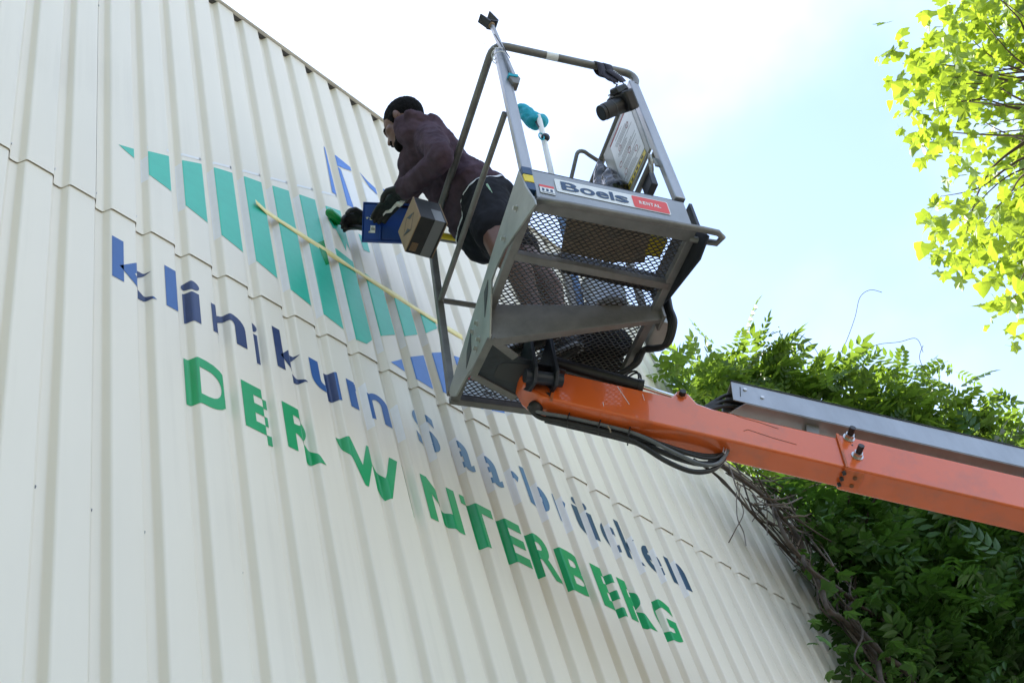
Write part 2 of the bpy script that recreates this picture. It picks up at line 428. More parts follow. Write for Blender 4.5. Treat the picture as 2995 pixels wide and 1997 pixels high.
def glyph(ch, bold=0.0):
    key = (ch, bold)
    if key in FONT: return FONT[key]
    cu = bpy.data.curves.new('t', 'FONT'); cu.body = ch; cu.size = 1; cu.offset = bold; cu.fill_mode = 'FRONT'; cu.resolution_u = 6
    ob = bpy.data.objects.new('t', cu); COL.objects.link(ob)
    dg = bpy.context.evaluated_depsgraph_get(); dg.update()
    me = bpy.data.meshes.new_from_object(ob.evaluated_get(dg))
    vs = np.array([v.co[:2] for v in me.vertices]); fs = [tuple(p.vertices) for p in me.polygons]
    bpy.data.objects.remove(ob); bpy.data.curves.remove(cu); bpy.data.meshes.remove(me)
    FONT[key] = (vs, fs); return FONT[key]
def glyph_box(ch, x0, x1, z0, z1, bold=0.0):
    vs, fs = glyph(ch, bold); a, b = vs.min(0), vs.max(0)
    sc = (V(x1 - x0, z1 - z0)) / (b - a); q = (vs - a) * sc + V(x0, z0)
    return [[tuple(q[i]) for i in f] for f in fs]
ALL = ('crest', 'flank', 'valley', 'right')
def Z(z): return SEAM + z * P
for ch, a, b in [('D', 3.80, 4.78), ('E', 5.08, 5.90), ('R', 6.15, 7.16), ('W', 7.80, 9.47), ('I', 9.62, 9.84), ('N', 10.17, 11.26), ('T', 11.44, 12.52),
                 ('E', 12.74, 13.52), ('R', 13.76, 14.66), ('B', 14.93, 15.86), ('E', 16.17, 17.08), ('R', 17.25, 18.30), ('G', 18.52, 19.46)]:
    paint('painted_letter', glyph_box(ch, a * P, b * P, Z(-5.17), Z(-3.77), .034), 'green_paint', ALL)
XH, BL, AS = -1.58, -2.58, -1.16
for ch, a, b, z0, z1 in [('k', 2.02, 3.08, BL, AS), ('l', 3.31, 3.60, BL, AS), ('i', 3.86, 4.20, BL, AS), ('n', 4.49, 5.38, BL, XH), ('i', 5.64, 5.90, BL, AS), ('k', 6.20, 7.06, BL, AS),
                         ('u', 7.21, 8.06, BL, XH), ('m', 8.33, 9.62, BL, XH), ('S', 10.47, 11.24, BL - .03, AS - .06), ('a', 11.62, 12.41, BL, XH), ('a', 12.64, 13.43, BL, XH), ('r', 13.68, 14.22, BL, XH),
                         ('b', 14.42, 15.26, BL, AS), ('r', 15.55, 16.06, BL, XH), ('ü', 16.36, 17.18, BL, AS - .04), ('c', 17.42, 18.10, BL, XH), ('k', 18.32, 19.10, BL, AS), ('e', 19.22, 20.06, BL, XH), ('n', 20.38, 21.26, BL, XH)]:
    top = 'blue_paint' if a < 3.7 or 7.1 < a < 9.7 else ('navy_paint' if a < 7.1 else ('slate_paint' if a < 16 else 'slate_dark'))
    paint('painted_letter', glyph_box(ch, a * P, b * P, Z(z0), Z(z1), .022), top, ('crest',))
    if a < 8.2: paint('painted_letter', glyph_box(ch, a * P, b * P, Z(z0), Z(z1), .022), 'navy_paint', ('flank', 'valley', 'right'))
teal = [[(2.18, 2.65), (2.6, 2.88), (2.6, 2.46)], [(3.0, 3.20), (3.61, 3.58), (3.61, 2.0), (3.0, 2.14)], [(4.0, 3.79), (4.62, 4.23), (4.62, 1.57), (4.0, 1.76)], [(5.0, 4.45), (5.62, 4.78), (5.62, 1.20), (5.0, 1.4)],
        [(6.0, 5.0), (6.62, 5.28), (6.62, .94), (6.0, 1.18)], [(7.0, 5.5), (7.62, 5.81), (7.62, .6), (7.0, .80)], [(8.0, 6.0), (8.62, 6.29), (8.62, .40), (8.0, .57)], [(9.0, 4.25), (9.62, 4.1), (9.62, .72), (9.35, .36), (9.0, .28)],
        [(10.0, 3.9), (10.6, 3.72), (10.62, 1.64), (10.0, 1.15)], [(11.0, 3.77), (11.6, 3.82), (11.58, 2.33), (11.0, 1.85)], [(12.0, 3.76), (12.55, 3.81), (12.6, 3.34), (12.0, 2.7)], [(10.15, 5.95), (10.45, 5.97), (10.46, 5.26), (10.2, 5.18)],
        [(9.0, 6.35), (9.6, 6.62), (9.62, 4.6), (9.5, 4.9), (9.42, 4.45), (9.3, 5.0), (9.2, 5.35), (9.1, 5.3), (9.0, 5.6)]]
for s_ in teal: paint('painted_strip', [[(x * P, Z(z)) for x, z in s_]], 'teal_paint', ('crest',))
paint('wet_paint', [[(x * P, Z(z)) for x, z in [(9.02, 6.2), (9.3, 6.3), (9.36, 5.95), (9.3, 5.6), (9.16, 5.5), (9.05, 5.75)]]], 'wet_green', ('crest',), .0022)
paint('wet_paint', [[(x * P, Z(z)) for x, z in [(8.30, 3.9), (8.62, 4.3), (8.62, 3.2), (8.45, 3.0)]]], 'wet_green', ('crest',), .0022)
for s_ in [[(10.13, .18), (10.6, .61), (10.6, .12)], [(11.0, .98), (11.58, 1.44), (11.58, .06), (11.0, .09)], [(12.0, 1.84), (12.58, 2.27), (12.58, .16), (12.0, .23)], [(13.0, 2.4), (13.58, 2.6), (13.58, .52), (13.0, .33)],
           [(14.0, 2.6), (14.58, 2.6), (14.58, .97), (14.0, .73)], [(15.0, 2.5), (15.5, 2.4), (15.5, 1.5), (15.0, 1.29)]]:
    paint('painted_strip', [[(x * P, Z(z)) for x, z in s_]], 'sky_paint', ('crest',))
for s_ in [[(9.56, 10.21), (9.62, 10.15), (9.6, 7.47), (9.43, 7.45)], [(10.0, 10.15), (10.62, 10.0), (10.62, 9.80), (10.3, 9.62), (10.0, 9.5)], [(11.0, 10.1), (11.29, 9.86), (11.6, 9.73), (11.6, 9.36), (11.3, 9.5)], [(12.0, 10.1), (12.22, 10.05), (12.0, 9.78)]]:
    paint('blue_tape', [[(x * P, Z(z)) for x, z in s_]], 'blue_tape', ('crest',), .002)
for s_ in [[(10.0, 9.45), (10.1, 9.4), (10.25, 7.37), (10.0, 7.3)]]:
    paint('painted_strip', [[(x * P, Z(z)) for x, z in s_]], 'sky_paint', ('crest',))
paint('white_patch', [[(x * P, Z(z)) for x, z in [(10.12, 9.4), (10.6, 9.7), (11.3, 9.45), (11.6, 9.3), (12.3, 9.6), (12.3, 7.2), (10.28, 7.2)]]], 'white_paint', ('crest',), .0010)
# fresh white on the rib flanks beside the painted areas
for k, z0, z1 in [(2.98, 1.9, 3.0), (3.98, 1.6, 3.7), (4.98, 1.3, 4.4), (5.98, 1.1, 5.0), (6.98, .8, 5.5), (7.98, .5, 6.0), (8.98, .3, 6.3), (9.98, .5, 6.6), (10.98, 1.4, 6.6), (11.98, 2.2, 6.6), (12.98, 2.0, 4.0),
                  (13, .25, 1.2), (14, .6, 1.6), (15, 1.2, 2.0), (9, -2.9, -1.3)] + [(k, -2.75 - .1 * (k % 2), -1.45) for k in range(10, 22)]:
    paint('white_patch', [[((k - .105) * P, Z(z0)), ((k + .012) * P, Z(z0 + .06)), ((k + .012) * P, Z(z1)), ((k - .105) * P, Z(z1 - .1))]], 'white_paint', ('flank', 'crest'), .0008)
for k in (3, 4, 5, 6, 7, 8, 9, 10):
    zt = 3.0 + (k - 2.6) * .60
    paint('film_strip', [[((k - .45) * P, Z(zt - .10)), ((k + .62) * P, Z(zt + .55)), ((k + .62) * P, Z(zt + .66)), ((k - .45) * P, Z(zt + .02))]] if k > 3 else [[((k - .2) * P, Z(zt)), (k * P, Z(zt + .1)), (k * P, Z(zt + .2)), ((k - .2) * P, Z(zt + .1))]], 'white_paint', ('crest',), .0011)

# ------------------------------------------------------------------ yellow tape hung across the ribs
tp = MB(); n = 40
for i in range(n + 1):
    t = i / n; x = (6.2 + 7.5 * t) * P; z = Z(3.86 - .16 * t - .25 * math.sin(math.pi * t) * .3); lift = .0020 + .012 * max(0, .05 - t) / .05
    hh = (.0215 - .005 * max(0, .08 - t) / .08) * (1 + .10 * math.sin(23 * t) + .07 * math.sin(41 * t)); tw = .0016 * math.sin(17 * t)
    tp.v += [V(x, UPY - lift - tw, z - hh), V(x, UPY - lift + tw, z + hh)]
for i in range(n): tp.f.append((2 * i, 2 * i + 2, 2 * i + 3, 2 * i + 1))
to = tp.build('masking_tape', 'yellow_tape'); tag(to, 'flat yellow masking tape stretched slantwise over the teal stripes', 'tape')
so_ = to.modifiers.new('t', 'SOLIDIFY'); so_.thickness = .0006

# ------------------------------------------------------------------ boom lift: platform
W_, D_ = .6489, 1.0031
F = True                                                   # build in platform coordinates
lift = thing('boom_lift', 'orange boom lift with grey railed platform and mesh floor', 'boom lift', (9.9, -7.2, 0))
def arc(c, a, b, r, n=6):                                  # fillet of a tube corner at c between directions a and b
    a, b = nrm(a), nrm(b); p0, p2 = V(c) + a * r, V(c) + b * r
    return [(1 - t) ** 2 * p0 + 2 * t * (1 - t) * V(c) + t * t * p2 for t in np.linspace(0, 1, n)]
RV = 1.055
def rect_tube(a, b, wd, ht, up, name='post', mt='steel', bevel=.004, parent=None):
    return MB(F).bar(a, b, wd, ht, up).build(name, mt, parent or lift, bevel=bevel)
# top rail: across the near side, then along the wall side to the far corner
pts = [V(W_ - .028, 0, .985)] + arc((W_ - .012, 0, 1.085), (-.05, 0, -1), (-1, 0, 0), .055) + arc((.004, 0, 1.085), (1, 0, 0), (0, 1, -.03), .06) + [V(.002, D_ - .05, RV)] + arc((0, D_, RV), (0, -1, 0), (1, 0, 0), .05) + [V(W_ - .05, D_, RV)] + arc((W_, D_, RV), (-1, 0, 0), (0, -1, 0), .05) + [V(W_, .09, 1.085)]
rail = MB(F).tube(pts, .0168, 14).build('top_rail', 'steel', lift, ang=60)
MB(F).tube([V(.235, 0, 1.085), V(.287, 0, 1.085)], .0173, 14).build('sticker', 'sticker', rail)
MB(F).tube([V(.0, .03, .60), V(0, D_ - .02, .578)], .0125, 12).build('mid_rail', 'steel', lift, ang=60)
MB(F).tube([V(.02, D_, .60), V(W_ - .02, D_, .60)], .0125, 12).build('mid_rail', 'steel', lift, ang=60)
MB(F).tube([V(W_, .03, .58), V(W_, D_ - .02, .578)], .0125, 12).build('mid_rail', 'steel', lift, ang=60)
MB(F).tube([V(.045, D_ - .012, RV), V(.16, D_ - .012, RV)], .0172, 12).build('rail_tape', 'yellow', rail)
# posts: pale flat channels at the near side, square tubes at the far side
for u in (.012, W_ - .022):
    rect_tube((u, 0, .165), (u + (.006 if u < .1 else -.018), 0, 1.035 if u < .1 else 1.0), .036, .030, (0, 1, 0), 'post', 'alu')
    MB(F).bar((u + .020, .012, .165), (u + .026 if u < .1 else u + .002, .012, 1.02 if u < .1 else 1.0), .010, .05, (0, 1, 0)).build('post_flange', 'alu', lift, bevel=.002)
for u in (0.0, W_): rect_tube((u, D_, 0.015), (u, D_, RV - .01), .032, .032, (0, 1, 0), 'post', 'steel')
rect_tube((W_, .47, .02), (W_, .47, 1.06), .026, .026, (0, 1, 0), 'post', 'steel')
# toe board with hire stickers on the near side
toe = MB(F).prism([(.030, -.012, .164), (.030, -.012, -.008), (W_ - .012, -.012, -.022), (W_ - .012, -.012, .140)], (0, .024, 0)).build('toe_board', 'toe', lift, bevel=.003)
MB(F).prism([(.030, -.002, .1655), (W_ - .014, -.002, .1415), (W_ - .014, -.002, .158), (.030, -.002, .186)], (0, .026, 0)).build('edge_strip', 'dark_steel', toe)
MB(F).bar((.028, .012, -.012), (W_, .012, -.028), .060, .014).build('sill', 'steel', toe, bevel=.003)
A_, B_ = lp(1616, 531, 1, -.0145), lp(1955, 636, 1, -.0145)      # sticker corners
def tb(s, t): # toe-board sticker coordinates: s along, t up
    o_ = V(.113, -.0145, .133); return o_ + V(1, 0, -.040) * s + V(0, 0, 1) * t
SW, SH = .448, .080
def rrect(s0, t0, s1, t1, r, dy=0):
    p = []
    for cx, cy, a0 in ((s1 - r, t1 - r, 0), (s0 + r, t1 - r, 90), (s0 + r, t0 + r, 180), (s1 - r, t0 + r, 270)):
        for k in range(5):
            a = math.radians(a0 + 22.5 * k); p.append(tb(cx + r * math.cos(a), cy + r * math.sin(a)) + V(0, dy, 0))
    return p
def flat(poly, name, mt, parent): b_ = MB(F); b_.add(poly, [tuple(range(len(poly)))]); return b_.build(name, mt, parent, False)
flat(rrect(0, -SH, SW, 0, .008), 'sticker', 'sticker', toe)
flat(rrect(.302, -SH + .004, SW - .004, -.004, .007, -.0008), 'sticker', 'red_sticker', toe)
def letter(ch, s0, s1, t0, t1, mt, bold, parent, conv, dy=-.0016):
    for poly in [glyph_box(ch, s0, s1, t0, t1, bold)]:
        b_ = MB(F)
        for f in poly: b_.add([conv(p[0], p[1]) + V(0, dy, 0) for p in f], [tuple(range(len(f)))])
        return b_.build('printed_letter', mt, parent, False)
for ch, a, b, h in [('B', .022, .090, .052), ('o', .094, .152, .040), ('e', .156, .206, .040), ('l', .211, .226, .052), ('s', .231, .284, .040)]:
    letter(ch, a, b, -.064, -.064 + h, 'navy_print', .022, toe, tb)
for ch, a, b in zip('RENTAL', (.327, .342, .356, .371, .385, .401), (.3395, .3535, .3685, .3835, .400, .413)):
    letter(ch, a, b, -.050, -.030, 'white', .03, toe, tb)
def tw(s, t): return V(.046, -.0145, .078) + V(1, 0, -.04) * s + V(0, 0, 1) * t
flat([tw(0, 0), tw(.058, 0), tw(.058, -.052), tw(0, -.052)], 'sticker', 'dark_print', toe)
flat([tw(.001, -.001) + V(0, -.0006, 0), tw(.057, -.001) + V(0, -.0006, 0), tw(.057, -.051) + V(0, -.0006, 0), tw(.001, -.051) + V(0, -.0006, 0)], 'sticker', 'sticker', toe)
flat([tw(.001, -.001) + V(0, -.0010, 0), tw(.057, -.001) + V(0, -.0010, 0), tw(.057, -.014) + V(0, -.0010, 0), tw(.001, -.014) + V(0, -.0010, 0)], 'sticker', 'red_sticker', toe)
pb = MB(F)
for i in range(3):                                          # little pictograms of the warning sticker
    x = .012 + .016 * i
    pb.add([tw(x + .006 * math.cos(a) + (0.002 if k % 2 else 0), -.030 + .009 * math.sin(a)) + V(0, -.0012, 0) for k, a in enumerate(np.linspace(0, 5.8, 7))], [tuple(range(7))])
pb.add([tw(.004, -.043) + V(0, -.0012, 0), tw(.054, -.043) + V(0, -.0012, 0), tw(.054, -.046) + V(0, -.0012, 0), tw(.004, -.046) + V(0, -.0012, 0)], [(0, 1, 2, 3)])
pb.build('pictogram', 'navy_print', toe, False)
# hazard chevrons on the near left corner
for i, mt in enumerate(('navy_print', 'yellow', 'navy_print')):
    z0 = .172 - i * .048
    MB(F).box((.012, -.0, z0 - .022), (.0385, .0325, .044)).build('hazard_tape', mt, lift, bevel=.002)
# bumper tube below the toe board
MB(F).tube([V(.028, .0, -.02), V(.03, -.03, -.045), V(.07, -.045, -.07)] + [V(.12 + .13 * i, -.05, -.074 - .0 * i) for i in range(5)] + [V(W_ + .055, -.05, -.078), V(W_ + .08, -.035, -.078), V(W_ + .075, 0.0, -.07), V(W_ - .01, .03, -.03)], .0125, 12).build('bumper_tube', 'steel', lift, ang=60)
MB(F).prism([(.13, -.044, -.062), (.15, -.046, -.045), (W_ + .03, -.046, -.060), (W_ + .045, -.046, -.048), (W_ + .04, -.044, -.068)], (0, .003, 0)).build('bumper_lip', 'steel', lift)
# side plates
poly = [(0, .0, .170), (0, .30, .135), (0, .60, .085), (0, 1.0, .022), (0, .985, -.02), (0, .93, -.072), (0, .80, -.10), (0, .685, -.138), (0, .62, -.168), (0, .512, -.186), (0, .47, -.10), (0, .405, .022), (0, .36, .026), (0, .25, .012), (0, .12, -.045), (0, -.06, -.125), (0, -.062, -.10), (0, -.02, .04)]
sp = MB(F).prism([(x - .012, y, z) for x, y, z in poly], (.008, 0, 0)).build('side_plate', 'plate', lift, bevel=.002, ang=25)
for h in ([(.43, .055), (.452, .012), (.52, -.060), (.487, .045)], [(.675, .03), (.70, -.055), (.775, -.075), (.745, -.01)]):
    MB(F).prism([(-.0135, y, z) for y, z in h], (.0012, 0, 0)).build('plate_recess', 'dark_print', sp)
for y, z in [(.081, .041), (.227, .046), (.603, -.002), (.657, .009), (.606, -.091), (.646, -.099)]:
    MB(F).cyl((-.0115, y, z), (-.0155, y, z), .0125, 16).cyl((-.0155, y, z), (-.026, y, z), .0085, 6).build('bolt', 'zinc', sp)
MB(F).prism([(W_ + .012, .0, .01), (W_ + .012, -.045, -.10), (W_ + .012, .05, -.12), (W_ + .012, .30, -.045), (W_ + .012, .40, .0)], (.008, 0, 0)).build('side_plate', 'dark_steel', lift, bevel=.002)  # right-hand plate and toe board: shade put into their dark colour
MB(F).prism([(W_ + .02, .0, -.002), (W_ + .02, .42, -.002), (W_ + .02, .42, .16), (W_ + .02, .0, .16)], (.012, 0, 0)).build('toe_board', 'dark_steel', lift)
for i in range(6): MB(F).prism([(W_ + .012, .06 + .13 * i, .015), (W_ + .012, .12 + .13 * i, .015), (W_ + .012, .15 + .13 * i, .06), (W_ + .012, .09 + .13 * i, .06)], (.004, 0, 0)).build('hazard_tape', 'yellow', lift)
# floor frame, cross bars, mesh
for a, b, n_ in [((.012, 0.02, -.015), (.012, D_, -.015), 'floor_frame'), ((W_ - .005, .02, -.015), (W_ - .005, D_ + .012, -.015), 'floor_frame'), ((-.01, D_, -.015), (W_, D_, -.015), 'floor_frame'), ((.02, .243, -.018), (W_, .262, -.018), 'cross_bar')]:
    rect_tube(a, b, .032, .030, (0, 0, 1), n_, 'steel', .003)
MB(F).bar((.03, D_ + .004, .065), (W_ - .02, D_ + .004, .065), .006, .13).build('toe_board', 'dark_steel', lift)
bm_ = MB(F)
cu, cw = .0262, .0245                                        # opening of the expanded metal
nu, nw = int((W_ - .03) / cu), int((D_ - .03) / (cw / 2))
for j in range(nw):
    for i in range(nu):
        for h in (0, 1):
            u0 = .025 + cu * (i + .5 * h); w0 = .022 + j * cw / 2; s_ = 1 if (j + h) % 2 else -1
            a = V(u0, w0 + s_ * cw * .16, .004); b = V(u0 + cu * .5, w0 - s_ * cw * .16, .004)
            d = nrm(b - a); x = V(-d[1], d[0], 0) * .0016; z = V(0, 0, .0024)
            a = a - d * .002; b = b + d * .002
            bm_.add([a - x - z, a + x - z, b + x - z, b - x - z, a - x + z, a + x + z, b + x + z, b - x + z], [(0, 1, 2, 3), (7, 6, 5, 4), (0, 4, 5, 1), (2, 6, 7, 3), (1, 5, 6, 2), (0, 3, 7, 4)])
mo = bm_.build('mesh_floor', 'wire', lift, False); mo['kind'] = 'stuff'
# tapered support beam under the floor
def beam(y): return y
MB(F).prism([(-.002, .505, .0), (-.002, .512, -.186), (.67, .385, -.066), (.67, .378, .0)], (.006, .010, 0)).build('support_beam', 'steel', lift, bevel=.002)
MB(F).prism([(-.002, .512, -.186), (.67, .385, -.066), (.672, .405, -.066), (.02, .545, -.184)], (0, 0, -.006)).build('beam_flange', 'steel', lift, bevel=.001)
MB(F).box((.665, .405, -.035), (.012, .075, .085)).build('beam_end', 'steel', lift, bevel=.002)
# swivel mount: bottom plate with a rounded opening
mo_ = []
for s_, t_ in [(-.004, .515), (.12, .60), (.34, .64), (.36, .80), (.20, .84), (-.004, .74)]: mo_.append(V(s_, t_, -.184 + (t_ - .5) * .16))
mount = MB(F).prism(mo_, (0, 0, .008)).build('swivel_mount', 'dark_steel', lift, bevel=.002)
for a_, b_2 in ((0, 5), (5, 4), (0, 1)): MB(F).bar(mo_[a_] + V(0, 0, -.003), mo_[b_2] + V(0, 0, -.003), .030, .010).build('mount_frame', 'steel', mount, bevel=.002)
hole = [V(.17 + .098 * np.sign(math.cos(a)) * abs(math.cos(a)) ** .5, .69 + .055 * np.sign(math.sin(a)) * abs(math.sin(a)) ** .5, 0) for a in np.linspace(0, 2 * math.pi, 24, endpoint=False)]
MB(F).prism([V(p[0], p[1], -.1855 + (p[1] - .5) * .16) for p in hole], (0, 0, .001)).build('mount_opening', 'dark_print', mount)
MB(F).bar((.205, .635, -.166), (.235, .745, -.148), .018, .012).build('mount_rib', 'plate', mount)
# dark pivot bracket with pin
pv = V(.225, .645, -.215)
br = MB(F)
for du in (-.035, .05): br.prism([pv + V(du, -.055, .20), pv + V(du, .10, .17), pv + V(du, .125, .06), pv + V(du, .05, -.03), pv + V(du, -.01, -.045), pv + V(du, -.05, .0)], (.014, 0, 0))
br.build('pivot_bracket', 'dark_steel', lift, bevel=.003)
MB(F).cyl(pv + V(-.06, 0, 0), pv + V(.09, 0, 0), .026, 18).build('pivot_pin', 'dark_steel', lift)
MB(F).cyl(pv + V(-.065, .085, .085), pv + V(.09, .085, .085), .018, 14).build('pivot_pin', 'dark_steel', lift)
# rating sign on the far toe board, seen through the mesh
sg = MB(F).box((.19, D_ - .004, .06), (.28, .004, .085)).build('rating_sign', 'sticker', lift)
MB(F).box((.19, D_ - .0068, .125), (.30, .002, .032)).build('sign_band', 'red_sticker', sg)
def far_c(s, t): return V(.06 + s, D_ - .0075, .02 + t)
for txt, t0, h, x0, ad in (('200KG', .052, .024, .07, .022), ('1', .052, .024, .205, .02), ('max', .012, .018, .08, .02), ('400N', .012, .02, .17, .02)):
    for i, ch in enumerate(txt): letter(ch, x0 + ad * i, x0 + ad * i + ad * .78, t0, t0 + h, 'dark_print', .03, sg, far_c, 0)
# instruction board under the far right rail, with yellow strip
bd_ = MB(F).prism([(W_ - .012, .07, .62), (W_ - .012, .40, .62), (W_ - .012, .40, 1.05), (W_ - .012, .07, 1.05)], (.012, 0, 0)).build('control_panel', 'plate', lift, bevel=.003)
sgn = MB(F).prism([(W_ - .0135, .098, .668), (W_ - .0135, .325, .676), (W_ - .0135, .327, 1.0), (W_ - .0135, .098, 1.01)], (.001, 0, 0)).build('instruction_sign', 'sticker', bd_)
MB(F).prism([(W_ - .0140, .098, 1.011), (W_ - .0140, .327, 1.001), (W_ - .0140, .327, 1.014), (W_ - .0140, .098, 1.024)], (.001, 0, 0)).build('sign_band', 'red_print', bd_)
MB(F).prism([(W_ - .0140, .10, .632), (W_ - .0140, .31, .640), (W_ - .0140, .31, .666), (W_ - .0140, .10, .660)], (.001, 0, 0)).build('sign_band', 'yellow', bd_)
ln = MB(F); lr = random.Random(3)
for i in range(26):
    z = .69 + .3 * i / 26; y0 = .31 - lr.uniform(0, .05); y1 = .115 + lr.uniform(0, .09)
    if i % 5 == 4: continue
    ln.add([(W_ - .0139, y0, z), (W_ - .0139, y1, z), (W_ - .0139, y1, z + .0028), (W_ - .0139, y0, z + .0028)], [(0, 1, 2, 3)])
for i in range(7):
    y = .125 + .028 * i; ln.add([(W_ - .0144, y, .641), (W_ - .0144, y + .018, .642), (W_ - .0144, y + .018, .656), (W_ - .0144, y, .655)], [(0, 1, 2, 3)])
ln.build('sign_print', 'dark_print', bd_, False)
rg = MB(F)
for y, z in ((.26, .90), (.20, .80), (.15, .74), (.27, .74), (.16, .93), (.29, .82)):
    a = [V(W_ - .0143, y + .014 * math.cos(t), z + .016 * math.sin(t)) for t in np.linspace(0, 6.28, 14)]
    for p, q in zip(a[:-1], a[1:]): rg.add([p, q, V(W_ - .0143, y, z) + (q - V(W_ - .0143, y, z)) * .8, V(W_ - .0143, y, z) + (p - V(W_ - .0143, y, z)) * .8], [(0, 1, 2, 3)])
rg.build('pictogram', 'red_print', bd_, False)
MB(F).box((W_ + .018, .19, .555), (.03, .075, .12)).build('control_box', 'dark_steel', lift, bevel=.004)
# small guard loop beside the panel
MB(F).tube([V(W_ - .02, .44, 1.06), V(W_ - .07, .42, 1.06)] + arc((W_ - .135, .40, 1.06), (1, .2, 0), (-.05, .4, -.6), .04) + [V(W_ - .165, .50, .90), V(W_ - .19, .60, .70)], .0095, 10).build('guard_loop', 'steel', lift, ang=60)
# lanyard eye on the near right post
ey = MB(F); c_ = V(.565, .008, .405)
for i in range(18):
    a, b = 2 * math.pi * i / 18, 2 * math.pi * (i + 1) / 18
    p = [c_ + V(.008 * math.cos(t), .020 * math.cos(t), .026 * math.sin(t)) for t in (a, b)]; o2 = [c_ + V(.014 * math.cos(t), .034 * math.cos(t), .041 * math.sin(t)) for t in (a, b)]
    ey.prism([p[0], p[1], o2[1], o2[0]], (.008, 0, 0))
ey.box((.605, .012, .425), (.03, .008, .05)).build('lanyard_eye', 'plate', lift)
# valve box and hoses on the right
MB(F).box((W_ + .06, .50, .02), (.075, .13, .10)).build('valve_box', 'plate', lift, bevel=.004)
for i, (dx, dz) in enumerate(((0, 0), (.018, .012), (.034, -.004))):
    p = [lp(x + 6 * i, y - 3 * i, 0, W_ + uu) for x, y, uu in ((1944, 880, .05), (1950, 910, .05), (1962, 950, .05), (1944, 1010, .045), (1905, 1022, .035), (1875, 1026, .02), (1853, 1067, -.01), (1815, 1092, -.05), (1780, 1105, -.09))]
    q = []
    for k in range(len(p) - 1):
        a, b, c, d = p[max(k - 1, 0)], p[k], p[k + 1], p[min(k + 2, len(p) - 1)]
        for t in np.linspace(0, 1, 6, endpoint=False): q.append(.5 * ((2 * b) + (c - a) * t + (2 * a - 5 * b + 4 * c - d) * t * t + (3 * b - a - 3 * c + d) * t ** 3))
    MB(F).tube(q + [p[-1]], .0105 if i else .012, 10).build('hydraulic_hose', 'rubber', lift, ang=60)

# ------------------------------------------------------------------ boom lift: boom
def spline(p, n=8):
    p = [V(x) for x in p]; q = []
    for k in range(len(p) - 1):
        a, b, c, d = p[max(k - 1, 0)], p[k], p[k + 1], p[min(k + 2, len(p) - 1)]
        for t in np.linspace(0, 1, n, endpoint=False): q.append(.5 * ((2 * b) + (c - a) * t + (2 * a - 5 * b + 4 * c - d) * t * t + (3 * b - a - 3 * c + d) * t ** 3))
    return q + [p[-1]]
T0 = 4.86
E0, E1 = at(1608, 1166, T0), at(2995, 1487, T0 - .06)       # the ridge between side and under face
DX = nrm(E1 - E0)
SN = nrm(np.cross(DX, (0, 0, 1))); SN = SN if SN @ FW < 0 else -SN     # side facing the camera
UN = nrm(np.cross(SN, DX)); UN = UN if UN[2] > 0 else -UN
def bo(s, h, d): return E0 + DX * s + UN * h - SN * d        # along, up from the ridge, depth away from us
HH, BB = .178, .105
def bprism(poly, d0, d1, name, mt, parent=lift, bevel=.004, **k): return MB().prism([bo(s, h, d0) for s, h in poly], -SN * (d1 - d0)).build(name, mt, parent, bevel=bevel, **k)
LJ = 1.135                                                   # where the outer section begins
bprism([(-.098, .045), (-.035, -.004), (.02, 0), (LJ + .6, 0), (LJ + .6, HH - .012), (.62, HH - .012), (.56, HH), (.525, HH + .045), (.50, HH + .052), (.475, HH + .045), (.455, HH + .003), (.0, HH), (-.105, HH - .002), (-.138, HH * .62)], 0, BB, 'inner_boom', 'orange', bevel=.009)
noz = MB().prism([bo(-.136, HH * .62, -.002), bo(-.097, .047, -.002), bo(.0, .004, -.002), bo(-.045, HH * .68, -.002)], -SN * .001); noz.build('worn_patch', 'orange_worn', lift)
MB().prism([bo(.0, -.006, -.006), bo(.012, -.006, -.006), bo(.012, .05, -.006), bo(.0, .05, -.006)], -SN * .012).build('end_tab', 'orange_worn', lift)
MB().prism([bo(-.022, .030, -.0032), bo(.004, .004, -.0032), bo(.006, .034, -.0032)], -SN * .001).build('drain_notch', 'dark_print', lift)
MB().prism([bo(-.085, .122, -.0032), bo(-.045, .090, -.0032), bo(-.005, .050, -.0032), bo(-.038, .100, -.0032), bo(-.072, .130, -.0032)], -SN * .001).build('rust_patch', 'rust', lift)
for a, b, wd in (((.245, .165), (.30, .075), .0022), ((.345, .155), (.355, .12), .0015), ((.20, .05), (.205, .03), .002)):
    p, q = V(*a), V(*b); n2 = nrm(V(-(q - p)[1], (q - p)[0])) * wd / 2
    MB().prism([bo(*(p - n2), -.0008), bo(*(q - n2), -.0008), bo(*(q + n2), -.0008), bo(*(p + n2), -.0008)], -SN * .0004).build('scratch', 'sticker', lift)
for pts_ in ([(.70, .178 - .016), (.73, .152), (.80, .148), (.88, .135)], [(.745, .075), (.76, .088), (.80, .082), (.86, .073), (.95, .066)]):
    MB().tube([bo(s, h, -.0006) for s, h in pts_], .0011, 5).build('scratch', 'rust', lift)
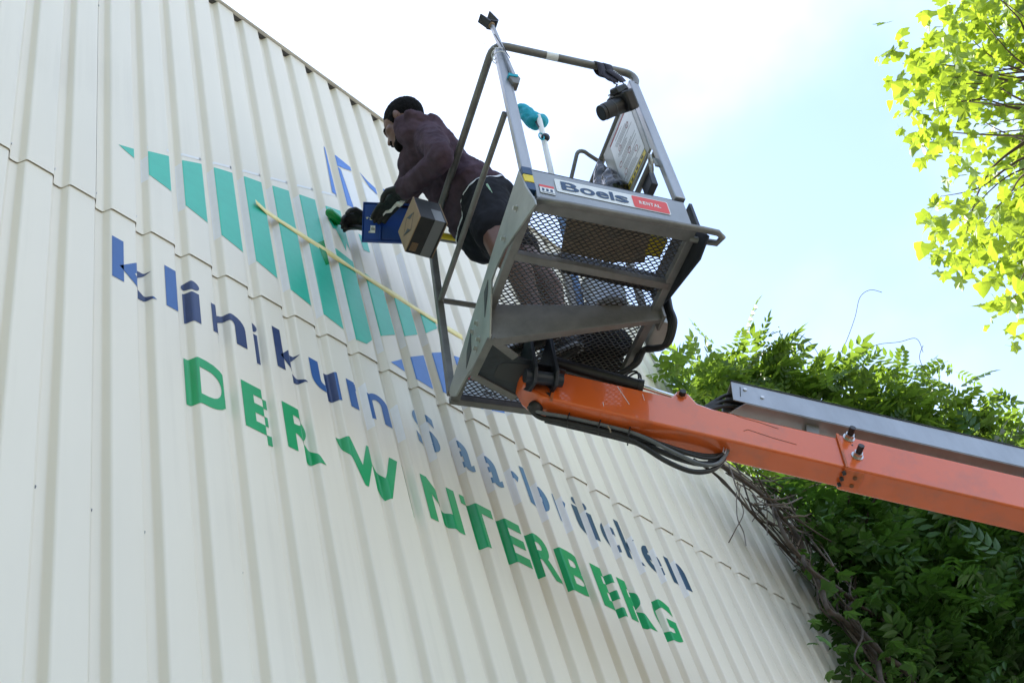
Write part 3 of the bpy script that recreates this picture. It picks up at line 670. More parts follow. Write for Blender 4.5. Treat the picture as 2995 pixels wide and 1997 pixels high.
# outer section with collar, adjusting bolts
ot = MB(); e = .004
ot.prism([bo(LJ, -e - .004, -.006), bo(7.2, -e - .004, -.006), bo(7.2, HH + .003, -.006), bo(LJ - .03, HH + .003, -.006)], -SN * (BB + .012))
ot.build('outer_boom', 'orange', lift, bevel=.008)
MB().prism([bo(LJ - .001, -.004, -.0085), bo(LJ - .032, HH + .001, -.0085), bo(LJ - .022, HH + .001, -.0085), bo(LJ + .009, -.004, -.0085)], -SN * .004).build('collar_edge', 'orange_worn', lift)
MB().prism([bo(LJ + .002, -.0115, .0), bo(LJ + .075, -.0115, .0), bo(LJ + .075, -.0115, BB * .8), bo(LJ + .0, -.0115, BB * .8)], UN * .003).build('wear_plate', 'orange_worn', lift)
for i in range(2): MB().cyl(bo(LJ + .045, -.0115, .03 + .04 * i), bo(LJ + .045, -.0165, .03 + .04 * i), .008, 10).build('rivet', 'rust', lift)
for i in range(3): MB().cyl(bo(LJ + .004, -.012, .015 + .03 * i), bo(LJ - .006, -.016, .02 + .03 * i), .009, 8).build('grease', 'rubber', lift)
for s, h in ((LJ + .018, HH - .008), (LJ + .046, HH * .5 - .016)):
    b0 = bo(s, h, -.006)
    MB().cyl(b0, b0 + SN * .004, .0235, 20).build('washer', 'zinc', lift)
    MB().cyl(b0 + SN * .004, b0 + SN * .020, .0185, 6).build('lock_nut', 'zinc', lift)
    MB().cyl(b0 + SN * .02, b0 + SN * .052 + UN * .004, .0125, 12).build('adjusting_bolt', 'black', lift)
for s, h in ((LJ + .03, HH * .74), (LJ + .036, HH * .40)): MB().cyl(bo(s, h, -.0061), bo(s, h, -.0070), .0038, 10).build('bolt_hole', 'dark_print', lift)
MB().cyl(bo(.497, HH + .026, -.004), bo(.497, HH + .026, -.022), .015, 6).build('pin_head', 'black', lift, bevel=.002)
MB().cyl(bo(.497, HH + .026, -.0), bo(.497, HH + .026, -.004), .021, 18).build('pin_washer', 'orange_worn', lift)
# levelling cylinder between platform and boom
ca, cb = bo(-.01, HH + .060, .012), bo(.345, HH + .036, .012)
MB().cyl(ca, cb, .026, 20).build('hydraulic_cylinder', 'black', lift, bevel=.003)
MB().cyl(cb - DX * .02, cb, .029, 20).build('cylinder_gland', 'black', lift)
MB().cyl(cb, bo(.47, HH + .020, .012), .0095, 14).build('cylinder_rod', 'chrome', lift)
MB().box(bo(.15, HH + .095, .06), (.20, .035, .03), (DX, UN, SN)).build('valve_block', 'black', lift, bevel=.003)
cr = random.Random(5)
for i in range(2):
    c_ = bo(.30 + .012 * i, HH + .12, .05 + .012 * i); ps = [c_ + DX * .028 * math.cos(t) + UN * (.05 + .008 * i) * math.sin(t) + SN * .01 * math.sin(2 * t) for t in np.linspace(-1.6, 2.6, 14)]
    MB().tube(ps, .0042, 8).build('cable', 'rubber', lift)
# alloy cable tray on the far upper side and the cable bundle entering it
ty = MB(); ts, te = .70, 7.0
y0_, y1_ = HH + .072, HH + .182
ty.prism([bo(ts + .0, y0_, 0), bo(te, y0_, 0), bo(te, y1_, 0), bo(ts - .012, y1_, 0)], -SN * .004)
ty.prism([bo(ts + .05, y0_ - .004, .002), bo(te, y0_ - .004, .002), bo(te, y0_ - .004, .14), bo(ts - .06, y0_ - .004, .14)], UN * .004)
ty.prism([bo(ts - .012, y1_, 0), bo(te, y1_, 0), bo(te, y1_, .14), bo(ts - .012, y1_, .14)], UN * .004)
ty.prism([bo(ts - .012, y0_, .136), bo(te, y0_, .136), bo(te, y1_, .136), bo(ts - .012, y1_, .136)], -SN * .004)
ty.build('cable_tray', 'alu', lift, bevel=.001)
for s in (1.0, 1.9, 2.9, 3.9): MB().prism([bo(s, HH, .03), bo(s + .05, HH, .03), bo(s + .05, y0_ - .003, .03), bo(s, y0_ - .003, .03)], -SN * .05).build('tray_bracket', 'steel', lift)
MB().prism([bo(ts - .014, y1_ + .0045, -.003), bo(te, y1_ + .0045, -.003), bo(te, y1_ + .0045, .010), bo(ts - .014, y1_ + .0045, .010)], UN * .004).build('tray_edge', 'rubber', lift)
for s in (.745, .815): MB().cyl(bo(s, y1_ - (.03 if s < .8 else .055), 0), bo(s, y1_ - (.03 if s < .8 else .055), -.005), .008, 12).build('tray_screw', 'zinc', lift)
MB().prism([bo(.723, y1_ - .02, -.0006), bo(.727, y1_ - .02, -.0006), bo(.73, y0_ + .03, -.0006), bo(.726, y0_ + .03, -.0006)], -SN * .0003).build('tray_slot', 'dark_print', lift)
for i in range(7):
    hh = y0_ + .018 + .012 * i
    MB().tube(spline([bo(ts + .12, hh, .05 + .012 * (i % 3)), bo(ts, hh, .05 + .012 * (i % 3)), bo(ts - .06, hh - .025 - .004 * i, .06), bo(ts - .13, HH + .012 + .003 * i, .075), bo(ts - .22, HH - .02, .13)]), .0075, 8).build('cable', 'rubber', lift, ang=60)
# hoses slung under the boom
def under(s, h, d): return bo(s, h, d)
for pts_, r, mt in (([(-.06, .0, .05), (-.03, -.03, .05), (.08, -.022, .05), (.25, -.018, .052), (.36, -.03, .05), (.50, -.082, .05), (.60, -.112, .05), (.66, -.088, .05), (.69, -.03, .05), (.70, .01, .05)], .0075, 'grey_hose'),
                   ([(-.07, .01, .07), (-.02, -.035, .07), (.10, -.033, .07), (.26, -.035, .07), (.36, -.055, .07), (.47, -.115, .07), (.57, -.140, .07), (.645, -.108, .07), (.685, -.04, .07), (.69, .01, .07)], .0098, 'rubber'),
                   ([(.0, -.02, .09), (.20, -.022, .09), (.38, -.030, .09), (.52, -.062, .09), (.62, -.060, .09), (.69, -.01, .09)], .0112, 'rubber'),
                   ([(.0, -.012, .075), (.20, -.012, .075), (.40, -.020, .075), (.54, -.036, .075), (.63, -.030, .075), (.69, .0, .075)], .0112, 'rubber'),
                   ([(.36, -.02, .055), (.46, -.048, .052), (.58, -.075, .05), (.65, -.06, .05), (.69, -.01, .05)], .006, 'rubber')):
    MB().tube(spline([under(*p) for p in pts_]), r, 10).build('hydraulic_hose', mt, lift, ang=60)
for s, dp in ((.085, -.034), (.205, -.040), (.32, -.058)):
    MB().tube([bo(s, .0, .045), bo(s - .003, dp, .042), bo(s + .002, dp - .012, .065), bo(s + .004, dp - .002, .085), bo(s + .006, .0, .09)], .0026, 6).build('cable_tie', 'rubber', lift)
MB().tube([bo(.232, -.012, .05), bo(.246, -.042, .045), bo(.25, -.056, .045)], .003, 6).build('cable_tie', 'card_dirty', lift)
MB().tube([bo(.678, -.012, .03), bo(.676, -.04, .028), bo(.684, -.045, .03), bo(.688, -.015, .03)], .0025, 6).build('shackle', 'zinc', lift)
MB().ell(bo(-.045, -.005, .055), (.03, .028, .03)).build('hose_fitting', 'rubber', lift)
# slewing post and undercarriage, outside the frame
end = bo(7.0, 0, BB / 2)
MB().prism([end + UN * .2 + DX * -.1, end + DX * -.1 + UN * -.1, V(end[0] + .15, end[1] - .1, .9), V(end[0] + .55, end[1] - .3, .9), end + DX * .5 + UN * .2], SN * .18).build('mast', 'orange', lift, bevel=.01)
MB().box((end[0] + .3, end[1] - .2, .62), (1.9, .9, .55), ((DX[0], DX[1], 0), (-DX[1], DX[0], 0), (0, 0, 1))).build('undercarriage', 'chassis', lift, bevel=.03)
for s_ in (-1, 1):
    o2 = V(end[0] + .3, end[1] - .2, .2) + V(-DX[1], DX[0], 0) * .42 * s_; ax2 = nrm(V(DX[0], DX[1], 0))
    tr = [o2 + ax2 * (.75 * c) + V(0, 0, z) for c, z in ((-1, -.2), (1, -.2), (1.18, -.05), (1.18, .1), (1, .2), (-1, .2), (-1.18, .1), (-1.18, -.05))]
    MB().prism(tr, V(-DX[1], DX[0], 0) * .2 * s_).build('track', 'rubber', lift, bevel=.02)

# ------------------------------------------------------------------ the painter (platform coordinates)
person = thing('person', 'person in dark hoodie and shorts leaning over the platform rail to paint', 'person', bw((.30, .62, .0)))
pel = V(.166, .768, .985); mid = V(.028, .755, 1.192); chest = V(-.068, .722, 1.305); neck = V(-.160, .658, 1.382)
shL, shR = V(-.092, .628, 1.285), V(-.098, .842, 1.310)
elL, wrL, haL = V(-.084, .530, .985), V(-.172, .775, 1.060), V(-.222, .925, 1.110)
elR, wrR, haR = V(-.150, 1.060, 1.215), V(-.262, 1.090, 1.205), V(-.326, 1.108, 1.215)
head = V(-.181, .692, 1.468)
hf = nrm(V(-.52, .80, -.30)); hu = V(-.22, .05, 1.0); hu = nrm(hu - hf * (hu @ hf)); hs = np.cross(hf, hu)   # head: forward, up, his right
def hd(f, s, u): return head + hf * f + hs * s + hu * u
# body: head, neck, legs as one skin
b_ = MB(F)
b_.ell(hd(-.008, 0, .022), (.098, .077, .100), (hf, hs, hu), 20, 14)          # cranium
b_.ell(hd(.040, 0, -.035), (.062, .060, .085), (hf, hs, hu), 18, 12)          # face
b_.ell(hd(.050, 0, -.088), (.045, .046, .040), (hf, hs, hu), 14, 10)          # jaw
b_.ell(hd(.082, 0, .022), (.022, .048, .014), (hf, hs, hu), 12, 8)            # brow
b_.cap(hd(.092, 0, .005), .008, hd(.112, 0, -.030), .0115)                    # nose
b_.ell(hd(.100, 0, -.036), (.013, .019, .009), (hf, hs, hu), 10, 8)
b_.ell(hd(.094, 0, -.070), (.014, .026, .008), (hf, hs, hu), 10, 8)           # lips
b_.ell(hd(.092, 0, -.083), (.014, .022, .007), (hf, hs, hu), 10, 8)
for sd in (-1, 1):
    b_.ell(hd(-.010, sd * .077, -.014), (.017, .008, .031), (nrm(hf - hs * sd * .35), nrm(hs * sd + hf * .35), hu), 12, 10)
    b_.ell(hd(.060, sd * .042, -.022), (.030, .024, .026), (hf, hs, hu), 10, 8)   # cheek
b_.cap(hd(-.03, 0, -.05), .060, neck + V(.02, 0, -.02), .064)
hipL, hipR = V(.150, .665, .935), V(.215, .815, .935)
knL, anL, toL = V(.150, .600, .480), V(.285, .640, .085), V(.205, .710, .030)
knR, anR, toR = V(.315, .660, .480), V(.400, .690, .085), V(.330, .770, .030)
for hp, kn, an in ((hipL, knL, anL), (hipR, knR, anR)):
    th = (hp + kn) / 2; cf = kn + (an - kn) * .32
    b_.chain([hp, th, kn], [.088, .078, .056]); b_.chain([kn, cf + V(.02, -.01, 0), kn + (an - kn) * .7, an], [.055, .056, .040, .034])
b_.cap(hipL, .1, hipR, .1)
body = b_.build('body', 'skin', person, remesh=.0055, sm=6)
for sd in (-1, 1):
    MB(F).ell(hd(.077, sd * .031, .002), (.011, .012, .008), (hf, hs, hu)).build('eye', 'eye', body)
MB(F).tube([hd(.094 - .012 * abs(t) ** 2, .040 * t / 1.0, .019 - .005 * abs(t)) for t in np.linspace(-1.15, 1.15, 9)], .0055, 6).build('eyebrow', 'hair', body)
hr = MB(F)
hr.ell(hd(-.022, 0, .036), (.103, .0835, .100), (hf, hs, hu), 24, 16)
for sd in (-1, 1): hr.cap(hd(.012, sd * .070, .012), .016, hd(.022, sd * .068, -.025), .008)
hr.cap(hd(-.085, 0, -.005), .035, hd(-.075, 0, -.045), .03)
hr.build('hair', 'hair', body, remesh=.006, sm=3, disp=(.012, .006))
be = MB(F); be.ell(hd(.066, 0, -.108), (.042, .044, .032), (hf, hs, hu))
for sd in (-1, 1): be.chain([hd(.018, sd * .066, -.045), hd(.036, sd * .057, -.085), hd(.062, sd * .036, -.115)], [.010, .014, .017])
be.chain([hd(.098, -.024, -.060), hd(.109, 0, -.055), hd(.098, .024, -.060)], [.006, .007, .006])
be.build('beard', 'hair', body, remesh=.005, sm=3, disp=(.010, .004))
# hooded sweatshirt
h_ = MB(F)
for y_ in (-.050, .055):
    h_.chain([pel + V(.005, y_ * 1.15, .045), mid + V(0, y_ * 1.0, .0), chest + V(.01, y_ * 1.1, .0)], [.112, .102, .106])
h_.cap(chest + V(-.03, -.065, .01), .086, chest + V(-.04, .085, .01), .086)
h_.cap(shL + V(.02, .02, -.005), .078, shR + V(.02, -.02, -.005), .078)
h_.chain([shL, shL * .45 + elL * .55 + V(-.005, -.01, 0), elL + V(-.004, -.006, .0)], [.072, .066, .058]); h_.chain([elL, elL * .45 + wrL * .55, wrL], [.058, .056, .046])
h_.chain([wrL - nrm(wrL - elL) * .03, wrL], [.052, .052])
h_.chain([shR, elR], [.072, .060]); h_.chain([elR, wrR], [.060, .046])
h_.cap(neck + V(.01, 0, -.045), .080, neck + V(-.008, 0, .002), .070)
h_.chain([neck + V(-.03, -.072, -.005), neck + V(.03, -.066, -.012), neck + V(.062, .0, -.010), neck + V(.03, .066, -.012), neck + V(-.03, .072, -.005)], [.026, .034, .038, .034, .026])   # hood lying on the back
h_.ell(neck + V(.098, -.01, -.012), (.078, .088, .040), (nrm(chest - pel), (0, 1, 0), np.cross(nrm(chest - pel), (0, 1, 0))))
tax = nrm(mid - pel); hem = pel + tax * .015
h_.cap(hem + V(.0, -.080, 0), .118, hem + V(0, .080, 0), .118)
h_.cap(hem + V(.0, -.08, 0) + tax * .08, .106, hem + V(0, .08, 0) + tax * .08, .106)
h_.build('hoodie', 'hoodie', person, remesh=.008, sm=14, disp=((.12, .020), (.034, .017)))
# pale shirt hem below the sweatshirt
hn = np.cross(tax, V(0, 1, 0)); hc = hem - tax * .022; hp_ = []
for k in range(60):
    a_ = 2 * math.pi * k / 60; sy = .087 * math.tanh(4 * math.sin(a_)); hp_.append(hc + hn * (.120 + .002 * math.sin(9 * a_)) * math.cos(a_) + V(0, 1, 0) * (sy + .120 * math.sin(a_)) + tax * .006 * math.sin(5 * a_))
hb = MB(F)
for p in hp_: hb.v += [p - tax * .006, p + tax * .008]
for k in range(60): hb.f.append((2 * k, (2 * k + 2) % 120, (2 * k + 3) % 120, 2 * k + 1))
hem_o = hb.build('shirt_hem', 'shirt', person)
# shorts
s_ = MB(F)
s_.cap(pel - tax * .045 + V(0, -.086, 0), .122, pel - tax * .045 + V(0, .086, 0), .122)
s_.cap(pel + V(.03, -.08, -.10), .112, pel + V(.03, .08, -.10), .112)
for hp, kn in ((hipL, knL), (hipR, knR)):
    e_ = hp + (kn - hp) * .62
    s_.chain([hp + V(.005, 0, -.02), hp + (kn - hp) * .3, e_], [.118, .108, .102])
shorts_o = s_.build('shorts', 'shorts', person, remesh=.008, sm=8, disp=((.10, .010), (.04, .008)))
for tgt in (shorts_o,):
    q = hem_o.modifiers.new('w', 'SHRINKWRAP'); q.target = tgt; q.wrap_method = 'NEAREST_SURFACEPOINT'; q.wrap_mode = 'ABOVE_SURFACE'; q.offset = .005
MB(F).tube([hipL + V(-.035, -.115, -.06), hipL + V(-.02, -.118, -.13), hipL + V(.0, -.112, -.20)], .005, 6).build('piping', 'stripe', person)
# shoes
for an, to in ((anL, toL), (anR, toR)):
    d = nrm((to - an) * V(1, 1, 0)); sd = V(-d[1], d[0], 0)
    q = MB(F); q.chain([an + V(0, 0, -.005), an + V(0, 0, -.04)], [.045, .045]); q.chain([an - d * .035 + V(0, 0, -.048), an + d * .09 + V(0, 0, -.048), an + d * .175 + V(0, 0, -.056)], [.036, .041, .028])
    sh_ = q.build('shoe', 'shoe', person, remesh=.007, sm=4)
    so2 = [an - d * .065 + sd * .0, an - d * .05 + sd * .03, an + d * .08 + sd * .043, an + d * .17 + sd * .032, an + d * .205, an + d * .17 - sd * .035, an + d * .08 - sd * .04, an - d * .05 - sd * .03]
    MB(F).prism([V(p[0], p[1], .0075) for p in so2], (0, 0, .018)).build('sole', 'sole', sh_, bevel=.004)
# gloves: palm, four fingers and a thumb each
def glove(wr, ha, grip, palm_n, curl, name='glove', up=None):
    d = nrm(ha - wr); n_ = nrm(palm_n - d * (V(palm_n) @ d)); sd = np.cross(d, n_)
    g_ = MB(F); g_.chain([wr - d * .09, wr, wr + d * .03], [.040, .036, .033])
    for k in range(4): g_.cap(wr + d * .03 + sd * (.024 - .016 * k), .017, ha + d * .015 + sd * (.030 - .020 * k), .0145)
    for k, L_ in enumerate((.068, .078, .072, .056)):
        p = ha + d * .018 + sd * (.031 - .0207 * k); dd = d; pts = [p]
        for j in range(3):
            a = curl * (1.0 if j else .7); dd = nrm(dd * math.cos(a) + n_ * math.sin(a)); p = p + dd * L_ * (.45, .32, .23)[j]; pts.append(p)
        g_.chain(pts, [.0125, .0115, .0105, .009], 10)
    p = wr + d * .035 + sd * .036; t1 = p + nrm(sd * .75 + d * .8 + n_ * .3) * .040; t2 = t1 + nrm(sd * .1 + d * .75 + n_ * .75) * .032; t3 = t2 + nrm(-sd * .3 + d * .5 + n_ * .9) * .024
    g_.chain([p, t1, t2, t3], [.018, .0145, .0125, .0105], 10)
    return g_.build(name, 'glove', person, remesh=.0042, sm=3)
glove(wrL, haL, None, V(-.2, .2, -1.0), .55)
glove(wrR, haR, None, V(-.3, -.2, -1.0), 1.0)

# ------------------------------------------------------------------ things the painter holds or keeps on the platform
def px_frame(cx, cy, t): return at(cx, cy, t)
# roller pressed on the wall
rc = at(978, 634, (UPY - .022 - CAM[1]) / ray(978, 634)[1])
ra = nrm(V(.80, 0, -.60)); ra = nrm(V(1, 0, -.30))
roll = thing('paint_roller', 'small paint roller wet with green paint, pressed on the wall', 'paint roller', rc)
MB().cap(rc - ra * .028, .0215, rc + ra * .028, .0215, 18).build('roller_sleeve', 'wet_green', roll)
hw = bw(haR + V(-.015, .01, -.03)); he = rc + ra * .062
MB().tube(spline([rc + ra * .03, he, he + V(.02, -.03, -.02), (he + hw) / 2 + V(.01, -.01, 0), hw]), .0042, 8).build('roller_frame', 'zinc', roll)
MB().tube([hw + nrm(he - hw) * .02, hw - nrm(he - hw) * .10], [.010, .013], 12).build('handle', 'black', roll)
# blue paint tray in the left hand
tc_ = lambda x, y, Yw: CAM + ray(x, y) * ((Yw - CAM[1]) / ray(x, y)[1])
o_ = at(1060, 702, (bw(haL) - CAM) @ FW + .012)
eX, eY = nrm(RT + FW * .10), nrm(UP * .94 + FW * .34); eX = nrm(eX - eY * (eX @ eY)); eN = np.cross(eX, eY); eN = eN if eN @ FW < 0 else -eN
th = .186
tray = thing('paint_tray', 'blue plastic paint tray with dried splashes in the gloved hand', 'paint tray', o_)
def tr_(x, y, n_): return o_ + eX * x + eY * y + eN * n_
def tbox(x0, x1, y0, y1, n0, n1, name, mt, parent, bevel=.004): return MB().prism([tr_(x0, y0, n0), tr_(x1, y0, n0), tr_(x1, y1, n0), tr_(x0, y1, n0)], eN * (n1 - n0)).build(name, mt, parent, bevel=bevel)
tbox(0, .082, 0, th, -.012, .0, 'shallow_end', 'tray_blue', tray, .010)
tbox(.078, .215, .004, th - .008, -.045, -.006, 'deep_end', 'tray_blue', tray, .010)
tbox(-.004, .0, -.004, th + .004, -.016, .004, 'rim', 'tray_blue', tray, .002)
tbox(-.004, .217, th, th + .006, -.016, .003, 'rim', 'tray_blue', tray, .002)
tbox(-.004, .217, -.006, 0, -.016, .003, 'rim', 'tray_blue', tray, .002)
tbox(.076, .083, .0, th, -.01, .0045, 'rim', 'tray_blue', tray, .002)
sr = random.Random(11)
for cx, cy, r in ((.045, .62, .014), (.055, .60, .010), (.036, .58, .008), (.018, .60, .006), (.062, .64, .006), (.052, .30, .004), (.030, .22, .005), (.045, .36, .003)):
    MB().add([tr_(cx + r * (1 + sr.uniform(-.35, .35)) * math.cos(t), cy * th + r * (1 + sr.uniform(-.4, .4)) * math.sin(t), .0012) for t in np.linspace(0, 5.7, 10)], [tuple(range(10))]).build('paint_splash', 'splash', tray, False)
lb = tbox(.034, .056, .20 * th, .40 * th, .0005, .0011, 'price_label', 'sticker', tray, 0)
for i in range(6): tbox(.038 + .0026 * i, .0394 + .0026 * i, .27 * th, .34 * th, .0012, .0014, 'barcode_bar', 'dark_print', lb, 0)
# rag of pale paper between tray and box
pr = MB(); dpt = (bw(haL) - CAM) @ FW - .075; P0 = at(1120, 630, dpt)
e1, e2 = nrm(at(1192, 578, dpt) - P0), UP
for i in range(9):
    for j in range(5):
        pr.v.append(P0 + e1 * (.0155 * i) + e2 * ((j - 2) * .0075 * (.3 + .09 * i) + .006 * math.sin(i * 1.7)) + FW * (.006 * math.sin(2.3 * i + j)))
for i in range(8):
    for j in range(4): a = i * 5 + j; pr.f.append((a, a + 1, a + 6, a + 5))
tag(pr.build('paper_towel', 'sticker'), 'crumpled white paper between the blue tray and the carton', 'paper')
# carton hung at the far corner of the wall side rail
K3 = 3770.32 * 2.613 / 5.50
def c3(x, y): return 950 + x / 2.613, 250 + y / 2.613
v0 = at(*c3(730, 1000), 5.37)
def edge(dx, dy, dz): return (RT * dx - UP * dy + FW * dz) / K3
ea, eb, ec = edge(-75, -178, 245), edge(-128, 255, 146), edge(195, 45, 92)
ea, eb, ec = ea * .98, eb, ec
carton = thing('cardboard_box', 'black and brown carton strapped to the platform corner with grey tape', 'box', v0 + eb + (ea + ec) / 2)
def cf(a, b, c): return v0 + ea * a + eb * b + ec * c
def face(pts, n_, name, mt, parent=carton): return MB().prism(pts, n_).build(name, mt, parent, bevel=.0015)
nk, nt_, nb = nrm(-ec), nrm(-eb), nrm(-ea)
t_ = .004
face([cf(0, 0, 0), cf(1, 0, 0), cf(1, 1, 0), cf(0, 1, 0)], -nk * t_, 'side_panel', 'kraft')
face([cf(0, 0, .034), cf(0, 1, .034), cf(0, 1, 1), cf(0, 0, 1)], -nb * t_, 'side_panel', 'box_black')
face([cf(1, 0, .034), cf(1, 1, .034), cf(1, 1, 1), cf(1, 0, 1)], nb * t_, 'side_panel', 'box_black')
face([cf(0.023, 0, .034), cf(.977, 0, .034), cf(.977, 0, 1), cf(0.023, 0, 1)], -nt_ * t_, 'top_panel', 'box_black')
face([cf(0.023, 1, .034), cf(.977, 1, .034), cf(.977, 1, 1), cf(.023, 1, 1)], nt_ * t_, 'bottom_panel', 'box_black')
face([cf(0.0, 0, 1.0), cf(1, 0, 1.0), cf(1, 1, 1), cf(0, 1, 1)], -nk * t_, 'side_panel', 'kraft')
face([cf(-.006, .0, .55), cf(-.006, 1.0, .55), cf(-.006, 1.0, .92), cf(-.006, 0, .92)], nb * .0006, 'tape_strip', 'grey_tape')
face([cf(-.006, -.006, .55), cf(.55, -.006, .55), cf(.55, -.006, .92), cf(-.006, -.006, .92)], nt_ * .0006, 'tape_strip', 'grey_tape')
dm = [(.5, .16), (.80, .50), (.5, .84), (.20, .50)]
for i in range(4):
    p, q = V(*dm[i]), V(*dm[(i + 1) % 4]); c_ = V(.5, .5)
    MB().prism([cf(*p, -.008), cf(*q, -.008), cf(*(c_ + (q - c_) * .955), -.008), cf(*(c_ + (p - c_) * .955), -.008)], nk * .0004).build('printed_line', 'dark_print', carton)
MB().prism([cf(.5, .16, -.008), cf(.80, .50, -.008), cf(.56, .40, -.008)], nk * .0004).build('printed_mark', 'dark_print', carton)
MB().prism([cf(.5, .84, -.008), cf(.20, .50, -.008), cf(.45, .60, -.008)], nk * .0004).build('printed_mark', 'dark_print', carton)
for i in range(9): MB().prism([cf(-.010, .70 + .026 * i, .10), cf(-.010, .70 + .026 * i + .014, .10), cf(-.010, .70 + .026 * i + .014, .34), cf(-.010, .70 + .026 * i, .34)], nb * .0004).build('barcode_bar', 'kraft', carton)
# camera hanging from the near rail by its strap
cb = V(.517, -.030, .775)
cfw = nrm(BM.T @ (-RT * .80 - UP * .42 - FW * .40)); cup = BM.T @ (UP * .95 - RT * .32 - FW * .15); cup = nrm(cup - cfw * (cup @ cfw)); csd = np.cross(cfw, cup)
dc = thing('camera', 'black reflex camera hanging from the top rail by its strap', 'camera', bw(cb))
def cc(f, s, u): return cb + cfw * f + csd * s + cup * u
cax = (csd, cfw, cup)
MB(F).box(cc(0, 0, 0), (.128, .050, .086), cax).build('body', 'black', dc, bevel=.010)
MB(F).box(cc(.018, .052, -.004), (.030, .045, .080), cax).build('grip', 'black', dc, bevel=.012)
MB(F).prism([cc(-.026, -.036, .040), cc(-.026, .036, .040), cc(-.026, .022, .068), cc(-.026, -.022, .068)], cfw * .058).build('prism_housing', 'black', dc, bevel=.006)
ls = MB(F).cyl(cc(.022, -.008, -.004), cc(.068, -.008, -.004), .034, 28, .033).build('lens', 'black', dc, bevel=.002)
MB(F).cyl(cc(.068, -.008, -.004), cc(.112, -.008, -.004), .0345, 28, .0345).build('zoom_ring', 'rubber', ls, bevel=.002)
MB(F).cyl(cc(.112, -.008, -.004), cc(.128, -.008, -.004), .0325, 28, .033).build('lens_front', 'black', ls, bevel=.002)
MB(F).cyl(cc(.127, -.008, -.004), cc(.1285, -.008, -.004), .0290, 28).build('lens_cap', 'dark_steel', ls)
MB(F).cyl(cc(.066, -.008, -.004), cc(.0675, -.008, -.004), .0348, 28).build('lens_ring', 'grey_hose', ls)
MB(F).cyl(cc(.0, .045, .043), cc(.0, .045, .053), .012, 16).build('mode_dial', 'black', dc); MB(F).cyl(cc(.015, .058, .042), cc(.015, .058, .049), .007, 12).build('shutter_button', 'zinc', dc)
def strap_ribbon(pts, wd, side, name, mt, parent):
    m_ = MB(F); pts = spline(pts, 6); side = V(side)
    for p in pts: m_.v += [p - side * wd / 2, p + side * wd / 2]
    for i in range(len(pts) - 1): m_.f.append((2 * i, 2 * i + 2, 2 * i + 3, 2 * i + 1))
    r = m_.build(name, mt, parent); q = r.modifiers.new('t', 'SOLIDIFY'); q.thickness = .003; return r
mat('strap', (.020, .016, .030), .75, var=.3, vscale=25, bump=.3)
mat('strap_red', (.05, .012, .022), .75)
for u0, x2, z2 in ((.470, .485, .985), (.508, .520, .975)):
    strap_ribbon([V(u0 + .006, -.010, .99), V(u0 + .002, -.022, 1.05), V(u0, -.022, 1.085), V(u0, -.006, 1.106), V(u0 + .004, .018, 1.095), V(u0 + .010, .022, 1.06), V(u0 + .018, .012, 1.02), V(x2, -.008, z2)], .034, (1, 0, -.1), 'strap', 'strap', dc)
strap_ribbon([V(.474, -.018, 1.00), V(.490, -.020, .972), V(.512, -.022, .962), V(.535, -.022, .965)], .045, (.25, 0, 1), 'strap', 'strap', dc)
strap_ribbon([V(.500, -.024, 1.03), V(.520, -.028, 1.0), V(.540, -.028, .975), V(.553, -.024, .955)], .040, (.8, 0, .55), 'strap', 'strap', dc)
for i, ch in enumerate('TOTAL'):
    a0 = V(.513 + .0068 * i, -.0335, 1.013 - .0075 * i); L_ = MB(F)
    for f in glyph_box(ch, 0, .0062, 0, .010, .02): L_.add([a0 + nrm(V(.68, 0, -.72)) * p[0] + nrm(V(.72, 0, .68)) * p[1] for p in f], [tuple(range(len(f)))])
    L_.build('printed_letter', 'sticker', dc, False)
cz = random.Random(4)
for pts_ in ([V(.497, -.02, .962), V(.503, -.022, .935), V(.512, -.03, .905), V(.506, -.03, .88), cc(.0, -.055, .045)], [V(.550, -.022, .955), V(.560, -.018, .93), V(.574, -.012, .905), V(.588, -.005, .88), cc(-.005, .062, .050)]):
    ps = spline(pts_, 6); MB(F).tube(ps, [.0026 + .0022 * (k % 4 == 0) for k in range(len(ps))], 8).build('strap_cord', 'strap', dc)
# white pole standing in the platform with a roller wrapped in teal bag
base, top = V(.392, .500, .008), V(.405, .470, 1.395)
rp_ = thing('roller_pole', 'white extension pole standing in the platform, roller wrapped in teal', 'roller pole', bw(base))
MB(F).cyl(base, base + (top - base) * .55, .0150, 16).build('pole', 'paint_blue', rp_); MB(F).cyl(base + (top - base) * .5, top, .0130, 16).build('pole', 'white', rp_)
MB(F).tube([top - V(.01, 0, .10), top + V(-.012, .01, -.045), top + V(-.022, .015, .0)], .006, 8).build('roller_frame', 'dark_steel', rp_)
wq = MB(F); wt = top + V(-.020, .03, .03)
wq.chain([wt + V(.012, 0, -.03), wt + V(-.012, .01, .035), wt + V(-.030, .02, .085)], [.042, .037, .034]); wq.ell(wt + V(.050, 0, -.012), (.034, .028, .040)); wq.ell(wt + V(.018, -.01, -.04), (.046, .034, .030))
wq.build('wrapped_roller', 'teal_cloth', rp_, remesh=.006, sm=3, disp=(.035, .014))
wq = MB(F); wq.ell(wt + V(.018, -.012, -.03), (.032, .026, .03)); wq.build('dark_film', 'black_gloss', rp_, remesh=.006, sm=2, disp=(.02, .016))
pm = base + (top - base) * .865
MB(F).ell(pm + V(.004, -.012, 0), (.021, .019, .021)).build('pole_clamp', 'dark_steel', rp_)
MB(F).tube([pm + V(-.020 + .012 * math.cos(t), -.02, -.012 + .026 * math.sin(t)) for t in np.linspace(0, 6.28, 20)], .0035, 8).build('hook', 'teal', rp_)
